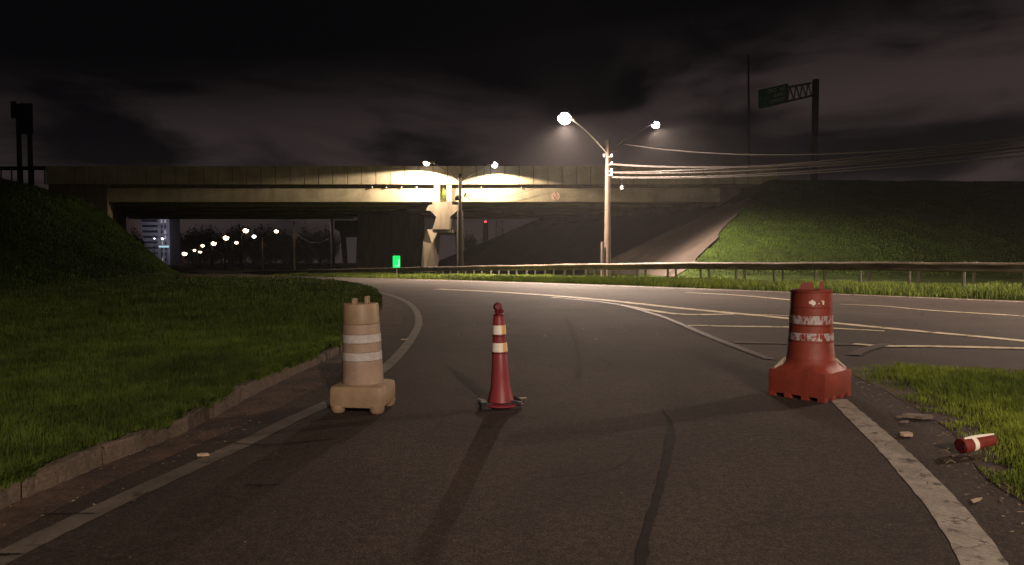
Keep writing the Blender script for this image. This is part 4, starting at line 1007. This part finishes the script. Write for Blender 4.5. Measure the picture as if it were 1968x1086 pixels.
# left lawn: fan-shaped sampling (x range grows with y)
def fan(n, lo, hi, y0, y1):
    u = rng.random(n); y = y0*(y1/y0)**u; x = rng.uniform(lo, hi, n)*y; return x, y
x, y = fan(720000, -1.2, -.12, 2.6, 45)
k = in_poly(x, y, lawn_poly); x, y = x[k], y[k]
hp = hump(x, y)
cl = clumpy(x, y, .9)*clumpy(x+3, y, 2.7)
sc = np.clip(y/7, 1, 5)
zz = np.maximum(gz(y)+.115, terr(x, y))
h = (.018+.10*cl**1.5+.045*rng.random(len(x))**2+.09*(rng.random(len(x)) < .012))*np.clip(y/8, .9, 1.7); w = .0045*sc
blades('lawn_grass', x, y, zz, h, w, M['grass'], 'short rough grass covering the lawn on the left')
# ragged fringe over the kerb
n = 26000; i = rng.integers(0, len(kerbl)-1, n); t = rng.random(n); K = np.array(kerbl)
kx = K[i, 0]+(K[i+1, 0]-K[i, 0])*t; ky = K[i, 1]+(K[i+1, 1]-K[i, 1])*t
keep = (ky > 2.2) & (clumpy(kx, ky, 1.6) > .48); kx, ky = kx[keep], ky[keep]
kx -= np.abs(rng.normal(0, .05, len(kx)))-.07; ky += rng.normal(0, .05, len(ky))
blades('kerb_grass', kx, ky, gz(ky)+.10, rng.uniform(.04, .11, len(kx)), .006+.0006*ky, M['grass'], 'ragged grass tufts hanging over the left kerb', 1.1)
# right island
x, y = fan(640000, .38, 1.75, 2.4, 9.0)
k = in_poly(x, y, isl_poly); x, y = x[k], y[k]
cl = clumpy(x, y, 1.3)*clumpy(x+2, y, 3.1)
d_edge = np.min(np.hypot(x[:, None]-np.array(isl)[None, ::2, 0], y[:, None]-np.array(isl)[None, ::2, 1]), 1) if len(x) < 900000 else np.ones(len(x))
h = (.03+.11*cl+.06*rng.random(len(x))**2)*np.clip(.25+d_edge*1.1, .25, 1)
fd = np.hypot(x-f0.x-.1, y-f0.y-.02)
keep = rng.random(len(x)) < np.clip(.10+d_edge*1.6-.35*(clumpy(x, y, 4.1) < .35)*(d_edge < .5), 0, 1)*np.where(fd < .16, .25, 1)
blades('island_grass', x[keep], y[keep], gz(y[keep])+.004, h[keep], np.full(keep.sum(), .005), M['weeds'], 'longer grass on the island at the right', .7)
# verge under the guardrails
FE = np.array(far_edge); 
def verge(n, d0, d1):
    cum = np.concatenate([[0], np.cumsum(np.hypot(*np.diff(FE, axis=0).T))]); s = rng.random(n)*cum[-1]
    X = np.interp(s, cum, FE[:, 0]); Y = np.interp(s, cum, FE[:, 1]); X2 = np.interp(s+.3, cum, FE[:, 0]); Y2 = np.interp(s+.3, cum, FE[:, 1])
    tx, ty = X2-X, Y2-Y; l = np.hypot(tx, ty)+1e-6; nx, ny = ty/l, -tx/l; sg = np.sign(ny+1e-9); nx, ny = nx*sg, ny*sg
    d = rng.uniform(d0, d1, n); return X+nx*d, Y+ny*d
x, y = verge(150000, .02, 9)
cl = clumpy(x, y, .55)*.7+.3*clumpy(x, y, 1.7)
blades('verge_grass', x, y, terr(x, y)+.04, (.10+.32*cl*rng.random(len(x))), np.full(len(x), .022), M['weeds'], 'bright weedy grass on the verge beneath the guardrails', .6)
# bank grass, right and left
x, y = scatter(150000, 8, 62, 44, 72, 1.0)
k = (hump(x, y) > .1) & (.64*(x-side_toe(y)) > .43*(y-47.5)+rng.normal(-.15, .3, len(x))); x, y = x[k], y[k]
blades('bank_grass', x, y, terr(x, y), .06+.12*rng.random(len(x))*clumpy(x, y, .6), np.full(len(x), .045), M['slopegrass'], 'grass covering the steep bank on the right', .6)
x, y = fan(150000, -.95, -.30, 14, 70)
k = (hump(x, y) > .2); x, y = x[k], y[k]
blades('left_bank_grass', x, y, terr(x, y), .10+.2*rng.random(len(x))*clumpy(x, y, .6), .014+.0006*y, M['slopegrass'], 'dark grass on the bank at the left', .6)

# ------------------------------------------------------------------ damp night air round the lamps
def make_haze():
    m = bpy.data.materials.new('night_air'); m.use_nodes = True; N = m.node_tree.nodes; L = m.node_tree.links; N.clear()
    out = N.new('ShaderNodeOutputMaterial'); v = N.new('ShaderNodeVolumePrincipled')
    v.inputs['Color'].default_value = (.92, .9, .92, 1); v.inputs['Density'].default_value = HAZE; v.inputs['Anisotropy'].default_value = .55
    L.new(v.outputs[0], out.inputs['Volume'])
    o = MB().box((0, 390, 17), (2200, 1420, 62)).build('haze', m); tag(o, 'thin damp night air over the whole place', 'haze', kind='stuff')
HAZE = .0003
make_haze()
